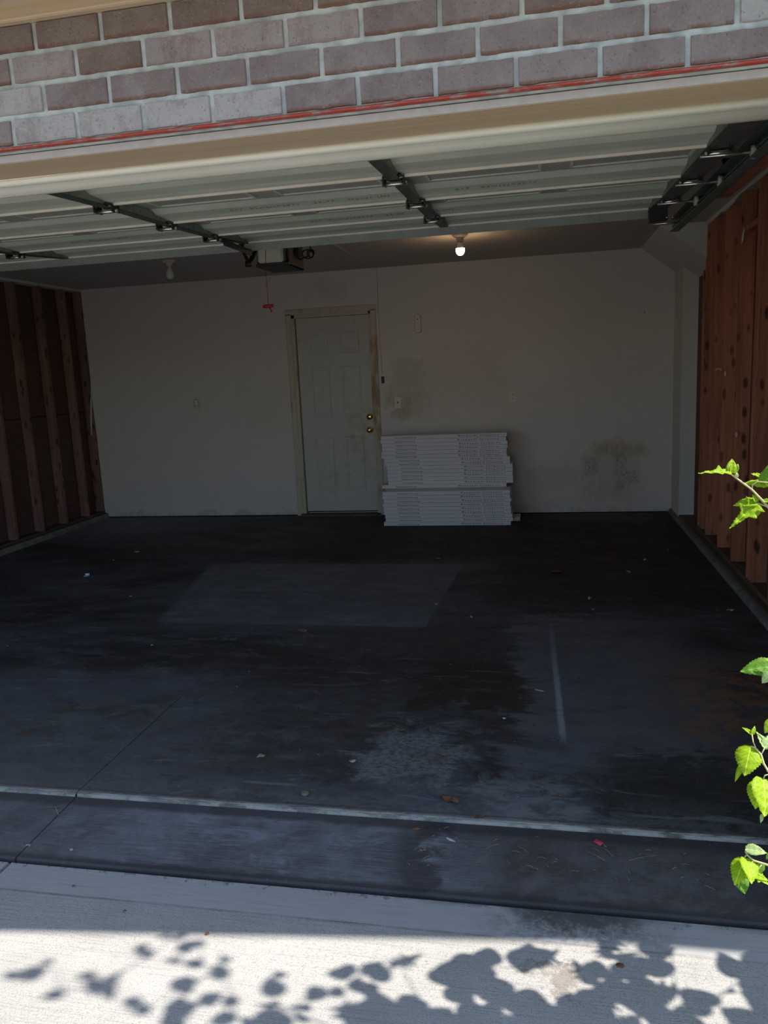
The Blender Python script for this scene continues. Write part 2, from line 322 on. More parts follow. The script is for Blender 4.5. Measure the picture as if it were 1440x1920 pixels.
def mat_entry():
    k = N('entry_door_paint', .5); p = k.pos(); n = k.noise(10, 6, p, .7); X, Y, Z = k.xyz()
    c = k.mix(k.mr(n, .5, .75), (.45, .445, .42), (.38, .37, .32))
    c = k.mix(k.mul(k.band(X, 2.9, 3.2, .07), k.band(Z, .45, 1.15, .15), k.mr(n, .4, .6), .5), c, (.34, .27, .18))
    c = k.mix(k.mul(k.band(X, 2.6, 2.85, .08), k.band(Z, .28, .5, .07), k.mr(n, .4, .6), .35), c, (.38, .28, .16))
    k.color(c); return k.m
def mat_carton():
    k = N('white_carton', .55); n = k.noise(5, 4, k.obj()); inf = k.n('ShaderNodeObjectInfo').outputs['Random']
    c = k.mix(k.mr(n, .3, .7), (.60, .585, .62), (.66, .645, .68)); c = k.mix(k.mul(inf, .5), c, (.56, .55, .60)); k.color(c); return k.m
def mat_leaf(name, a, b):
    k = N(name, .5); t = k.t; n = k.noise(14, 5, k.obj(), .6)
    X, Y, Z = k.xyz(k.obj())
    vein = k.mr(k.ma('ABSOLUTE', X), .006, .018)      # pale midrib
    w_ = k.ma('ABSOLUTE', X)
    s_ = k.n('ShaderNodeTexWave'); s_.inputs['Scale'].default_value = 2.4; s_.inputs['Distortion'].default_value = .5; s_.wave_profile = 'SIN'
    cm = k.n('ShaderNodeCombineXYZ'); k.l(k.ma('SUBTRACT', Y, k.mul(w_, .8)), cm.inputs[0]); k.l(cm.outputs[0], s_.inputs[0])
    c = k.mix(k.mr(n, .3, .7), a, b); c = k.mix(k.mul(k.mr(s_.outputs[0 if False else 'Fac'], .82, 1.0), .35), c, tuple(min(1, v*1.35) for v in b))
    c = k.mix(vein, tuple(min(1, v*1.4+.05) for v in b), c)
    tr = k.n('ShaderNodeBsdfTranslucent'); k.l(c, tr.inputs[0]); k.color(c)
    mx = k.n('ShaderNodeMixShader'); mx.inputs[0].default_value = .55
    t.links.new(k.b.outputs[0], mx.inputs[1]); t.links.new(tr.outputs[0], mx.inputs[2])
    t.links.new(mx.outputs[0], t.nodes['Material Output'].inputs[0]); return k.m
build_mats()

# ------------------------------------------------------------ mesh helpers
class MB:
    def __init__(s): s.v = []; s.f = []; s.sm = []; s.mi = []; s.cur = 0
    def add(s, vs, fs, smooth=False):
        b = len(s.v); s.v += [tuple(v) for v in vs]
        for f in fs: s.f.append([i+b for i in f]); s.sm.append(smooth); s.mi.append(s.cur)
        return s
    def box(s, x0, x1, y0, y1, z0, z1):
        v = [(x, y, z) for z in (z0, z1) for y in (y0, y1) for x in (x0, x1)]
        return s.add(v, [(0, 2, 3, 1), (4, 5, 7, 6), (0, 1, 5, 4), (2, 6, 7, 3), (0, 4, 6, 2), (1, 3, 7, 5)])
    def bbox(s, x0, x1, y0, y1, z0, z1, c=.003):      # box with chamfered edges
        X = (x0, x1); Y = (y0, y1); Z = (z0, z1); v = []; idx = {}
        for a in (0, 1):
            for b in (0, 1):
                for d in (0, 1):
                    sx, sy, sz = (1 if a == 0 else -1), (1 if b == 0 else -1), (1 if d == 0 else -1)
                    for t in range(3):
                        q = [X[a]+(0 if t == 0 else sx*c), Y[b]+(0 if t == 1 else sy*c), Z[d]+(0 if t == 2 else sz*c)]
                        idx[(a, b, d, t)] = len(v); v.append(tuple(q))
        F = []; I = idx
        for a in (0, 1): F.append([I[(a, 0, 0, 0)], I[(a, 1, 0, 0)], I[(a, 1, 1, 0)], I[(a, 0, 1, 0)]][::(1 if a else -1)])
        for b in (0, 1): F.append([I[(0, b, 0, 1)], I[(1, b, 0, 1)], I[(1, b, 1, 1)], I[(0, b, 1, 1)]][::(-1 if b else 1)])
        for d in (0, 1): F.append([I[(0, 0, d, 2)], I[(1, 0, d, 2)], I[(1, 1, d, 2)], I[(0, 1, d, 2)]][::(1 if d else -1)])
        for b in (0, 1):
            for d in (0, 1): F.append([I[(0, b, d, 1)], I[(1, b, d, 1)], I[(1, b, d, 2)], I[(0, b, d, 2)]])
        for a in (0, 1):
            for d in (0, 1): F.append([I[(a, 0, d, 0)], I[(a, 1, d, 0)], I[(a, 1, d, 2)], I[(a, 0, d, 2)]])
        for a in (0, 1):
            for b in (0, 1): F.append([I[(a, b, 0, 0)], I[(a, b, 1, 0)], I[(a, b, 1, 1)], I[(a, b, 0, 1)]])
        for a in (0, 1):
            for b in (0, 1):
                for d in (0, 1): F.append([I[(a, b, d, 0)], I[(a, b, d, 1)], I[(a, b, d, 2)]])
        return s.add(v, F)
    def prism(s, pts, ax, a, b):                       # polygon in the plane across axis ax, swept a..b
        def P(p, t):
            q = list(p); q.insert(ax, t); return tuple(q)
        n = len(pts); v = [P(p, a) for p in pts]+[P(p, b) for p in pts]
        return s.add(v, [list(range(n))[::-1], list(range(n, 2*n))]+[(i, (i+1) % n, n+(i+1) % n, n+i) for i in range(n)])
    def tube(s, path, r, n=8, caps=True, smooth=True):
        path = [Vector(p) for p in path]; rr = r if isinstance(r, (list, tuple)) else [r]*len(path)
        t0 = (path[1]-path[0]).normalized(); ref = Vector((0, 0, 1)) if abs(t0.z) < .9 else Vector((1, 0, 0))
        a = t0.cross(ref).normalized(); v = []
        for i, p in enumerate(path):
            t = ((path[min(i+1, len(path)-1)]-path[max(i-1, 0)])).normalized()
            a = (a-t*a.dot(t)).normalized(); b = t.cross(a)
            for k in range(n): an = 2*pi*k/n; v.append(p+(a*cos(an)+b*sin(an))*rr[i])
        f = [(i*n+k, i*n+(k+1) % n, (i+1)*n+(k+1) % n, (i+1)*n+k) for i in range(len(path)-1) for k in range(n)]
        s.add(v, f, smooth)
        if caps:
            m = len(v)-n; s.add(v[:n], [list(range(n))[::-1]]); s.add(v[m:], [list(range(n))])
        return s
    def lathe(s, prof, c, ax=2, n=20, sgn=1):          # prof: (radius, height) pairs
        c = Vector(c); v = []
        for (r, h) in prof:
            for k in range(n):
                an = 2*pi*k/n; q = [r*cos(an), r*sin(an)]; q.insert(ax, h*sgn); v.append(c+Vector(q))
        f = [(i*n+k, i*n+(k+1) % n, (i+1)*n+(k+1) % n, (i+1)*n+k) for i in range(len(prof)-1) for k in range(n)]
        s.add(v, f, True); m = len(v)-n
        if prof[0][0] > 1e-5: s.add(v[:n], [list(range(n))[::-1]])
        if prof[-1][0] > 1e-5: s.add(v[m:], [list(range(n))])
        return s
    def mesh(s, name, mats):
        me = bpy.data.meshes.new(name); me.from_pydata(s.v, [], s.f)
        for m in (mats if isinstance(mats, list) else [mats]): me.materials.append(MT[m] if isinstance(m, str) else m)
        for p, sm, mi in zip(me.polygons, s.sm, s.mi): p.use_smooth = sm; p.material_index = mi
        bm_fix(me); return me
    def build(s, name, mat, parent=None, loc=(0, 0, 0), rot=(0, 0, 0)):
        return link(name, s.mesh(name, mat), parent, loc, rot)
import bmesh
def bm_fix(me):
    bm = bmesh.new(); bm.from_mesh(me); bmesh.ops.remove_doubles(bm, verts=bm.verts, dist=1e-6)
    bmesh.ops.recalc_face_normals(bm, faces=bm.faces); bm.to_mesh(me); bm.free()
def link(name, me, parent=None, loc=(0, 0, 0), rot=(0, 0, 0)):
    o = bpy.data.objects.new(name, me); COL.objects.link(o); o.location = loc; o.rotation_euler = rot
    if parent: o.parent = parent
    return o
def tag(o, label=None, cat=None, group=None, kind=None):
    for a, b in (('label', label), ('category', cat), ('group', group), ('kind', kind)):
        if b: o[a] = b
    return o
def thing(name, label, cat, loc=(0, 0, 0), rz=0, group=None):
    o = bpy.data.objects.new(name, None); COL.objects.link(o); o.location = loc; o.rotation_euler = (0, 0, rz); o.empty_display_size = .05
    return tag(o, label, cat, group)
def frame(name, label, loc=(0, 0, 0)):
    o = bpy.data.objects.new(name, None); COL.objects.link(o); o.location = loc; o.empty_display_size = .1
    return tag(o, label, kind='structure')
def S(name, mb, mat, label=None, parent=None):
    o = mb.build(name, mat, parent)
    if parent is None: tag(o, label, kind='structure')
    return o
def text_mesh(s, size, spacing=1, bold=0, shear=0, depth=.0006):
    cu = bpy.data.curves.new('t', 'FONT'); cu.body = s; cu.size = size; cu.space_character = spacing
    cu.offset = bold; cu.shear = shear; cu.extrude = depth; cu.align_x = 'CENTER'; cu.align_y = 'CENTER'; cu.resolution_u = 2
    o = bpy.data.objects.new('t', cu); COL.objects.link(o)
    me = bpy.data.meshes.new_from_object(o.evaluated_get(bpy.context.evaluated_depsgraph_get()))
    bpy.data.objects.remove(o); return me

W = 6.158; H = 2.53; YB = -5.97; YD = -5.63           # room width, ceiling, brick face, front edge of slab
# ------------------------------------------------------------ ground
fl = frame('floor', 'dark oil-stained concrete garage floor slab', (0, 0, 0))
JX = 3.205
for (a, b) in ((.05, JX-.0022), (JX+.0022, 6.13)):
    mb = MB(); mb.prism([(YD, -.02), (YD+.004, -.004), (YD+.012, 0), (0, 0), (0, -.1), (YD, -.1)], 0, a, b); mb.build('concrete_slab', 'slab', fl)
MB().box(JX-.003, JX+.003, YD, 0, -.1, -.006).build('joint_filler', 'grime_gap_shade', fl)
MB().box(JX-.0022, JX+.0022, -4.75, 0, -.006, -.0004).build('joint_filler', 'slab', fl)
ap = frame('trim_1', 'dark stained sloping concrete apron strip before the garage floor')
for (a, b) in ((-.3, JX-.003), (JX+.003, 6.6)):
    MB().prism([(YD-.001, -.014), (YD-.001, -.1), (-5.985, -.1), (-5.985, -.034), (-5.978, -.030)], 0, a, b).build('apron_slab', 'apron', ap)
dv = frame('trim_2', 'pale broom-finished concrete driveway in front of the garage')
def zd(y): return -.034+(y+5.995)*.012
for (a, b) in ((-.3, 3.19), (3.205, 6.9)):
    MB().prism([(-5.995, -.045), (-6.003, zd(-6.003)), (-9.2, zd(-9.2)), (-9.2, -.3), (-5.995, -.3)], 0, a, b).build('driveway_slab', 'drive', dv)
    MB().prism([(-9.215, zd(-9.215)), (-13, zd(-13)), (-13, -.4), (-9.215, -.4)], 0, a, b).build('driveway_slab', 'drive', dv)
S('ground', MB().box(-40, 40, -14.5, 25, -.5, -.16), 'grass', 'lawn and soil around the driveway')
S('street', MB().box(-40, 40, -22, -14.5, -.5, -.18), 'asphalt', 'street beyond the driveway')
# ------------------------------------------------------------ room shell
bw = frame('wall_back', 'scuffed white painted drywall back wall')
mb = MB(); D0, D1, DZ = 2.325, 3.255, 2.155
mb.box(-.1, D0, 0, .12, -.1, H+.05); mb.box(D1, 6.6, 0, .12, -.1, H+.05); mb.box(D0, D1, 0, .12, DZ, H+.05); mb.build('drywall_panel', 'wall', bw)
MB().box(.0, 2.3, -.004, 0, 0, .012).build('floor_gap', 'grime_gap_shade', bw); MB().box(3.28, W, -.004, 0, 0, .009).build('floor_gap', 'grime_gap_shade', bw)
ce = MB(); ce.box(-.15, 6.5, -5.66, .12, H, H+.08); S('ceiling', ce, 'ceil', 'flat painted garage ceiling')
bj = S('trim_3', MB().box(3.285, 3.297, -5.2, 0, H-.0035, H), 'wallplain', 'faint taped seam along the ceiling')
# jog at back right corner and the sloping soffit
jg = S('wall_right_jog', MB().box(W, 6.5, -.45, .0, 0, H), 'wallplain', 'narrow projecting drywall corner at right of back wall')
sf = MB(); sf.prism([(5.85, H), (6.36, H), (6.36, 2.135)], 1, -1.26, 0); S('ceiling_slope', sf, 'wallplain', 'sloping drywall soffit in the back right corner')
# left wall
lw = frame('wall_left', 'unfinished left wall of exposed studs over brown sheathing')
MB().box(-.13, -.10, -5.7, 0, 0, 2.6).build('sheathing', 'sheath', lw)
MB().box(-.1, 0, -5.7, 0, .055, .08).build('bottom_plate', 'sill', lw)
MB().box(-.1, .004, -5.66, 0, 2.505, H).build('drywall_strip', 'wallplain', lw)
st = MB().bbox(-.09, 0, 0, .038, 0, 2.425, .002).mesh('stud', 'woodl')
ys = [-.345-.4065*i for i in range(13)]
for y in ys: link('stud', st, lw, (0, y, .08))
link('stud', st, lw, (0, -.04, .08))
MB().prism([(-.004, 1.55), (-.09, 1.1), (-.10, .95), (-.02, 1.35), (-.004, 1.0)], 0, -.006, .001).build('torn_drywall', 'wallplain', lw)
MB().box(-.1, -.09, -5.66, 0, 1.205, 1.215).build('sheathing_seam', 'grime_gap_shade', lw)
cl = MB().prism([(-.13, 0), (.05, 0), (.03, .05), (-.13, .055)], 1, -5.65, 0); cl = S('baseboard_left', cl, 'curb', 'low concrete curb along the left wall')
# right wall
rw = frame('wall_right', 'unfinished right wall of red-brown exposed wooden studs')
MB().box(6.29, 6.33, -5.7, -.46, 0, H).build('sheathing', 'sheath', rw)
MB().box(6.2, 6.29, -5.7, -1.10, .055, .088).build('bottom_plate', 'sill', rw)
sr = MB().bbox(0, .09, 0, .038, 0, 2.44, .002).mesh('stud', 'wood')
ry = [-1.27, -1.50, -1.95, -2.38, -2.925, -2.885, -2.82, -3.33, -3.74, -4.15, -4.56, -4.97, -5.38, -5.6]
for i, y in enumerate(ry): link('stud', sr, rw, (6.2, y, .088))
MB().bbox(6.205, 6.29, -1.14, -1.10, .088, 2.18, .002).build('stud', 'wood', rw)
for y0, y1, z in ((-2.78, -2.42, 2.27), (-3.29, -2.963, 2.27)):
    MB().bbox(6.21, 6.29, y0, y1, z, z+.038, .002).build('blocking', 'wood', rw)
mb = MB(); pts = [(-1.265, H), (-1.265, 2.50)]
yy = -1.36; rj = random.Random(3)
while yy > -5.6: pts += [(yy, 2.505+rj.uniform(-.016, .014))]; yy -= rj.uniform(.10, .3)
pts += [(-5.66, 2.50), (-5.66, H)]; mb.prism(pts, 0, 6.19, 6.2); mb.build('drywall_strip', 'wallplain', rw)
MB().prism([(-2.46, 2.29), (-2.41, 2.25), (-2.40, 2.20), (-2.44, 2.22)], 0, 6.196, 6.2).build('drywall_scrap', 'wallplain', rw)
for (px, py, a) in ((1347, 695, 4), (1360, 701, 0), (1381, 815, 0)):
    p = hit(px, py, 1, -2.0 if px < 1375 else -2.42); mb = MB()
    if a: mb.tube([p+Vector((.018*cos(t), 0, .014*sin(t))) for t in [pi*i/8 for i in range(9)]], .0045, 6)
    else: mb.lathe([(.001, -.018), (.006, -.01), (.008, 0), (.006, .01), (.001, .02)], p, 2, 8)
    mb.build('plaster_dab', 'wallplain', rw)
cr = MB().prism([(6.13, 0), (6.138, .032), (6.158, .038), (6.5, .040), (6.5, 0)], 1, -5.65, 0); cr = S('baseboard_right', cr, 'curb', 'low concrete curb along the right wall')
MB().box(6.162, 6.5, -5.65, -.45, .038, .056).build('dirt_ledge', 'sill', cr); MB().box(-.1, .02, -5.65, 0, .052, .058).build('dirt_ledge', 'sill', cl)
# ------------------------------------------------------------ front brick wall
fb = frame('wall_front', 'brick header above the garage door opening')
XO0, XO1 = .74, 5.66
PZ = .0776; BX = .1956
mb = MB(); mb.box(-1.2, 7.6, YB+.007, -5.86, 2.153, 2.62); mb.box(-1.2, XO0, YB+.007, -5.86, -.1, 2.153); mb.box(XO1, 7.6, YB+.007, -5.86, -.1, 2.153)
mb.build('mortar', 'mortar', fb)
bL = MB().bbox(0, BX-.0112, 0, .09, 0, .0655, .002).mesh('brick', 'brick_mauve')
vars_ = []
for i in range(9):                                       # uneven edges, nine variants
    r_ = random.Random(i); mb = MB(); n = 10; Lb = BX-.0112; fr = []
    for (za, zs) in ((0, 1), (.0655, -1)):
        for k_ in range(n+1): fr.append((Lb*k_/n+(r_.uniform(0, .0018) if k_ in (0,) else (-r_.uniform(0, .0018) if k_ == n else 0)), za+zs*r_.uniform(0, .0022)))
    lo = fr[:n+1]; hi = fr[n+1:][::-1]; ring = lo+hi; m = len(ring)
    cx, cz = Lb/2, .0327
    f0 = [(cx+(x-cx)*.982, 0, cz+(z-cz)*.955) for x, z in ring]; f1 = [(x, .003, z) for x, z in ring]; f2 = [(x, .09, z) for x, z in ring]
    mb.add(f0+f1+f2, [list(range(m))]+[(i_, (i_+1) % m, m+(i_+1) % m, m+i_) for i_ in range(m)]+[(m+i_, m+(i_+1) % m, 2*m+(i_+1) % m, 2*m+i_) for i_ in range(m)])
    vars_.append(mb)
BMS = {k_: [v.mesh('brick', k_) for v in vars_] for k_ in ('brick_dark', 'brick_mauve', 'brick_pale', 'brick_half')}
rb = random.Random(5)
for row in range(4):
    z = 2.1625+PZ*row; x0 = (3.512, 3.617, 3.528, 3.610)[row]+.0056-BX*15
    for i in range(0, 31):
        x = x0+BX*i
        if x < XO0-.3 or x > XO1+.25: continue
        if row == 0: kind = 'brick_pale' if 3.5 < x < 4.2 else ('brick_half' if x < 3.3 and rb.random() < .5 else 'brick_mauve')
        elif row == 1: kind = 'brick_pale' if x < 3.5 and x > 3.2 else ('brick_half' if rb.random() < .12 else 'brick_mauve')
        elif row == 2: kind = 'brick_half' if 4.05 < x < 4.2 or rb.random() < .15 else ('brick_dark' if rb.random() < .4 else 'brick_mauve')
        else: kind = 'brick_dark'  # top course all dark: shade under the soffit put into brick colour
        if row == 1 and x > 5.35: kind = 'brick_pale'
        link('brick', rb.choice(BMS[kind]), fb, (x, YB+rb.uniform(-.0015, .0015), z))
for (xa, xb) in ((-1.2, XO0), (XO1, 7.6)):               # piers, outside the photograph
    mb = MB()
    for r_ in range(28):
        z = 2.1625-PZ*(r_+1); x = xa+(BX/2 if r_ % 2 else 0)
        while x+BX <= xb+.01: mb.bbox(x, x+BX-.011, YB, YB+.05, z, z+.0655, .002); x += BX
    tag(mb.build('brick_courses', 'brick_mauve', fb), kind='stuff')
S('trim_4', MB().prism([(YB-.002, 2.1525), (YB-.002, 2.1575), (YB+.003, 2.1605), (YB+.05, 2.1605), (YB+.05, 2.156), (YB+.004, 2.1515)], 0, XO0-.15, XO1+.15), 'lintel', 'thin red-painted steel lintel edge under the bricks')
S('trim_5', MB().bbox(.5, 5.9, -5.928, -5.62, 2.130, 2.151, .002), ['tan'], 'tan painted wood header board over the opening')
S('trim_6', MB().box(.5, 5.9, -5.931, -5.928, 2.131, 2.150), 'tanface_skylight', 'front edge of the tan header board, cool sky light in its colour')
S('wall_front_inner', MB().box(-.15, 6.6, -5.86, -5.66, 2.152, H+.05).box(-.15, XO0, -5.86, -5.66, -.05, 2.168).box(XO1, 6.6, -5.86, -5.66, -.05, 2.168), 'wallplain', 'inner face of the front wall around the opening')
# cream weather-strip moulding
pr = [(-5.775, 2.131), (-5.772, 2.120), (-5.755, 2.114), (-5.735, 2.120), (-5.715, 2.121), (-5.700, 2.115), (-5.665, 2.109), (-5.642, 2.111), (-5.630, 2.118), (-5.622, 2.131)]
ws = MB(); n = len(pr); v = [(x, y, z) for x in (XO0-.1, XO1+.1) for y, z in pr]; ws.add(v, [(i, i+1, n+i+1, n+i) for i in range(n-1)], True); ws.add(v, [(0, n, 2*n-1, n-1)]); ws.add(v[:n], [list(range(n))]); ws.add(v[n:], [list(range(n))])
S('trim_7', ws, 'cream', 'cream vinyl weather-strip moulding across the top of the opening')
# frieze, soffit with shadow-shaping front edge, roof
S('trim_8', MB().bbox(-1.2, 7.6, -5.998, -5.955, 2.462, 2.51, .003).tube([(-1.2, -5.988, 2.468), (7.6, -5.988, 2.468)], .008, 10), 'tan', 'tan frieze trim along the top of the brick')
def eave_shadow_edge(x): return -6.506+(x-5.27)*.1129+EO  # unseen front edge, skewed to shape the shadow line on the driveway
EO = 0.0
mb = MB(); xs = [-3, 0, 3, 5, 7, 9.5]
for z0, z1 in ((2.500, 2.62),):
    v = []
    for x in xs: v += [(x, min(eave_shadow_edge(x), -6.1) if x < 7.4 else -6.26, z0), (x, -5.96, z0), (x, -5.96, z1), (x, min(eave_shadow_edge(x), -6.1) if x < 7.4 else -6.26, z1)]
    mb.add(v, [(4*i+k, 4*i+(k+1) % 4, 4*i+4+(k+1) % 4, 4*i+4+k) for i in range(len(xs)-1) for k in range(4)]+[(0, 1, 2, 3), (20, 21, 22, 23)])
S('soffit', mb, 'soffit', 'tan painted soffit, its unseen front edge skewed to shape the driveway shadow')
S('roof', MB().prism([(-5.96, 2.62), (-5.96, 2.75), (0, 4.6), (6, 2.75), (6, 2.62)], 0, -3, 9.5), 'rubber', 'roof above the garage')

# ------------------------------------------------------------ overhead garage door
gd = thing('garage_door', 'white steel overhead garage door raised open under the ceiling', 'garage door', (3.2, -4.2, 2.2))
def P(*q): return Vector(q)-Vector((3.2, -4.2, 2.2))
JT = [(-5.50, 2.193), (-4.963, 2.221), (-4.425, 2.2385), (-3.894, 2.263), (-3.385, 2.300)]   # joints between sections (y, lip height)
DX0, DX1 = .81, 5.59; SX = [2.005, 3.201, 4.396]
SD = .030
prof = [(0, .0), (.0, SD), (.340, SD), (.352, .026), (.385, .013), (.470, .007), (.490, .002), (.500, .001), (.512, .0)]
def sect(i):
    (ya, za), (yb, zb) = JT[i], JT[i+1]; L = sqrt((yb-ya)**2+(zb-za)**2)
    return Vector((0, (yb-ya)/L, (zb-za)/L)), Vector((0, -(zb-za)/L, (yb-ya)/L)), Vector((0, ya, za)), L
for i in range(4):
    t, nn, o0, L = sect(i); k_ = L/.53
    def Q(x, s_, h): return P(x, 0, 0)+o0+t*s_+nn*h
    pf = [(a*k_, b) for a, b in prof]+[(L-.002, 0), (L-.002, .036), (0, .036)]
    mb = MB(); m = len(pf); v = [Q(DX0, a, b) for a, b in pf]+[Q(DX1, a, b) for a, b in pf]
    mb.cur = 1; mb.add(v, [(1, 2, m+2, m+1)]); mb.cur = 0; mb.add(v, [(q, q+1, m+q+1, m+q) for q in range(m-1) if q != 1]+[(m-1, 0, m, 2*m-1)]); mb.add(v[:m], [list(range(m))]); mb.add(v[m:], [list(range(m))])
    # embossed raised-panel frames: shallow ridges standing off the skin
    edges = [DX0]+SX+[DX1]
    for a, b in zip(edges[:-1], edges[1:]):
        mid = (a+b)/2
        for c0, c1 in ((a+.09, mid-.055), (mid+.055, b-.09)):
            for (u0, u1, s0, s1) in ((c0, c1, .05, .062), (c0, c1, .288, .300), (c0, c0+.012, .062, .288), (c1-.012, c1, .062, .288)):
                s0 *= k_; s1 *= k_
                q = [Q(u, s_, h) for h in (SD-.0045, SD+.001) for s_ in (s0, s1) for u in (u0, u1)]
                mb.add(q, [(0, 2, 3, 1), (0, 1, 5, 4), (2, 6, 7, 3), (0, 4, 6, 2), (1, 3, 7, 5)])
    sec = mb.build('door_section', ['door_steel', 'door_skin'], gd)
    lp = MB(); q = [Q(x, s_, h) for x in (DX0, DX1) for (s_, h) in ((L-.014, -.009), (L-.002, -.009), (L-.002, .004), (L-.017, .004))]
    lp.add(q, [(0, 1, 5, 4), (1, 2, 6, 5), (2, 3, 7, 6), (3, 0, 4, 7), (0, 1, 2, 3), (4, 5, 6, 7)]); lp.build('section_lip', 'lip', sec)
    for xi, x in enumerate([DX0+.045]+SX+[DX1-.045]):
        hw = .022
        s_ = MB()
        def bx(mb_, x0, x1, s0, s1, h0, h1):
            q = [Q(a, b, c) for c in (h0, h1) for b in (s0, s1) for a in (x0, x1)]
            mb_.add(q, [(0, 2, 3, 1), (4, 5, 7, 6), (0, 1, 5, 4), (2, 6, 7, 3), (0, 4, 6, 2), (1, 3, 7, 5)])
        w2 = .045 if xi in (0, 4) else hw
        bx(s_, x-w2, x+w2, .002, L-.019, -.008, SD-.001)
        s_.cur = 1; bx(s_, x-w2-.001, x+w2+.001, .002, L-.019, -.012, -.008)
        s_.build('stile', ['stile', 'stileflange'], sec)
        if i < 3:
            hg = MB(); y1 = L
            bx(hg, x-.035, x+.035, y1-.055, y1+.05, -.008, -.004)
            bx(hg, x-.042, x-.036, y1-.03, y1+.03, -.034, -.004); bx(hg, x+.036, x+.042, y1-.03, y1+.03, -.034, -.004)
            for (du, ds) in ((-.02, -.04), (.02, -.04), (0, .035), (.02, .04)):
                c = Q(x+du, y1+ds, -.008); hg.lathe([(.0065, 0), (.0065, .006), (.004, .007), (.004, .011)], c, 2, 6, -1)
            hg.build('hinge', 'hinge', sec)
            MB().tube([Q(x-.047, y1, -.028), Q(x+.047, y1, -.028)], .0075, 10).build('hinge_pin', 'chrome', sec)
            if xi in (0, 4):
                sg = 1 if xi == 4 else -1
                MB().tube([Q(x-sg*.06, y1+.015, -.034), Q(x+sg*.115, y1+.015, -.034)], .0055, 8).build('roller_stem', 'chrome', sec)
                rl = MB(); c = Q(x+sg*.115, y1+.015, -.034); rl.lathe([(.006, -.01), (.022, -.009), (.023, 0), (.022, .009), (.006, .01)], c, 0, 16); rl.build('roller', 'offwhite', sec)
    # faded factory print on the sloping rail
    if i in (1, 2):
        for tx, xc in (('017  02m(a)=2017    22-97    Hover (M)', 3.93 if i == 1 else 4.15), ('017   02m(a)=2017', 4.75 if i == 1 else 2.6)):
            tm = text_mesh(tx, .035, 1.25); tm.materials.append(MT['inkg']); to = tag(link('faded_print', tm, sec), kind='stuff')
            a_ = Q(xc, .428*k_, .0092)
            tt = (Q(0, .470*k_, .007)-Q(0, .385*k_, .013)).normalized(); nx = Vector((1, 0, 0)); up = -tt
            to.matrix_local = Matrix.Translation(a_) @ Matrix((nx, up, nx.cross(up))).transposed().to_4x4()
yb, zb = JT[4]
sm = MB(); y0 = yb
sm.prism([(y0-.001, zb-.053), (y0+.002, zb-.053), (y0+.002, zb-.002), (y0+.05, zb-.002), (y0+.05, zb+.001), (y0-.001, zb+.001)], 0, DX0, DX1)
sm.v = [tuple(Vector(v)-Vector((3.2, -4.2, 2.2))) for v in sm.v]; sm.build('reinforcing_strut', 'strut', gd)
mb = MB(); p = P(DX1-.005, y0-.02, zb-.03); mb.bbox(p.x-.085, p.x+.01, p.y-.03, p.y+.03, p.z-.048, p.z+.045, .004); mb.build('top_bracket', 'blackmetal', gd)
mb = MB()
for a in (.02, .05): mb.lathe([(.006, 0), (.006, .008)], P(DX1-.02+a, y0-.05, zb-.06), 2, 6, -1)
mb.tube([P(DX1-.07, y0+.0, zb-.085), P(DX1+.09, y0+.0, zb-.085)], .005, 8); mb.build('top_roller_stem', 'chrome', gd)
# perforated bracket holding the opener arm
mb = MB(); pa = P(3.215, -3.72, 2.258); mb.bbox(pa.x-.02, pa.x+.02, pa.y-.10, pa.y+.33, pa.z-.012, pa.z-.006, .001); mb.bbox(pa.x+.017, pa.x+.021, pa.y-.10, pa.y+.33, pa.z-.04, pa.z-.006, .001); mb.build('arm_bracket', 'blackmetal', gd)
mb = MB()
for a in range(10): mb.lathe([(.004, 0), (.004, .002)], pa+Vector((.0, -.08+a*.042, -.012)), 2, 8, -1)
tag(mb.build('bracket_holes', 'chrome', gd), kind='stuff')

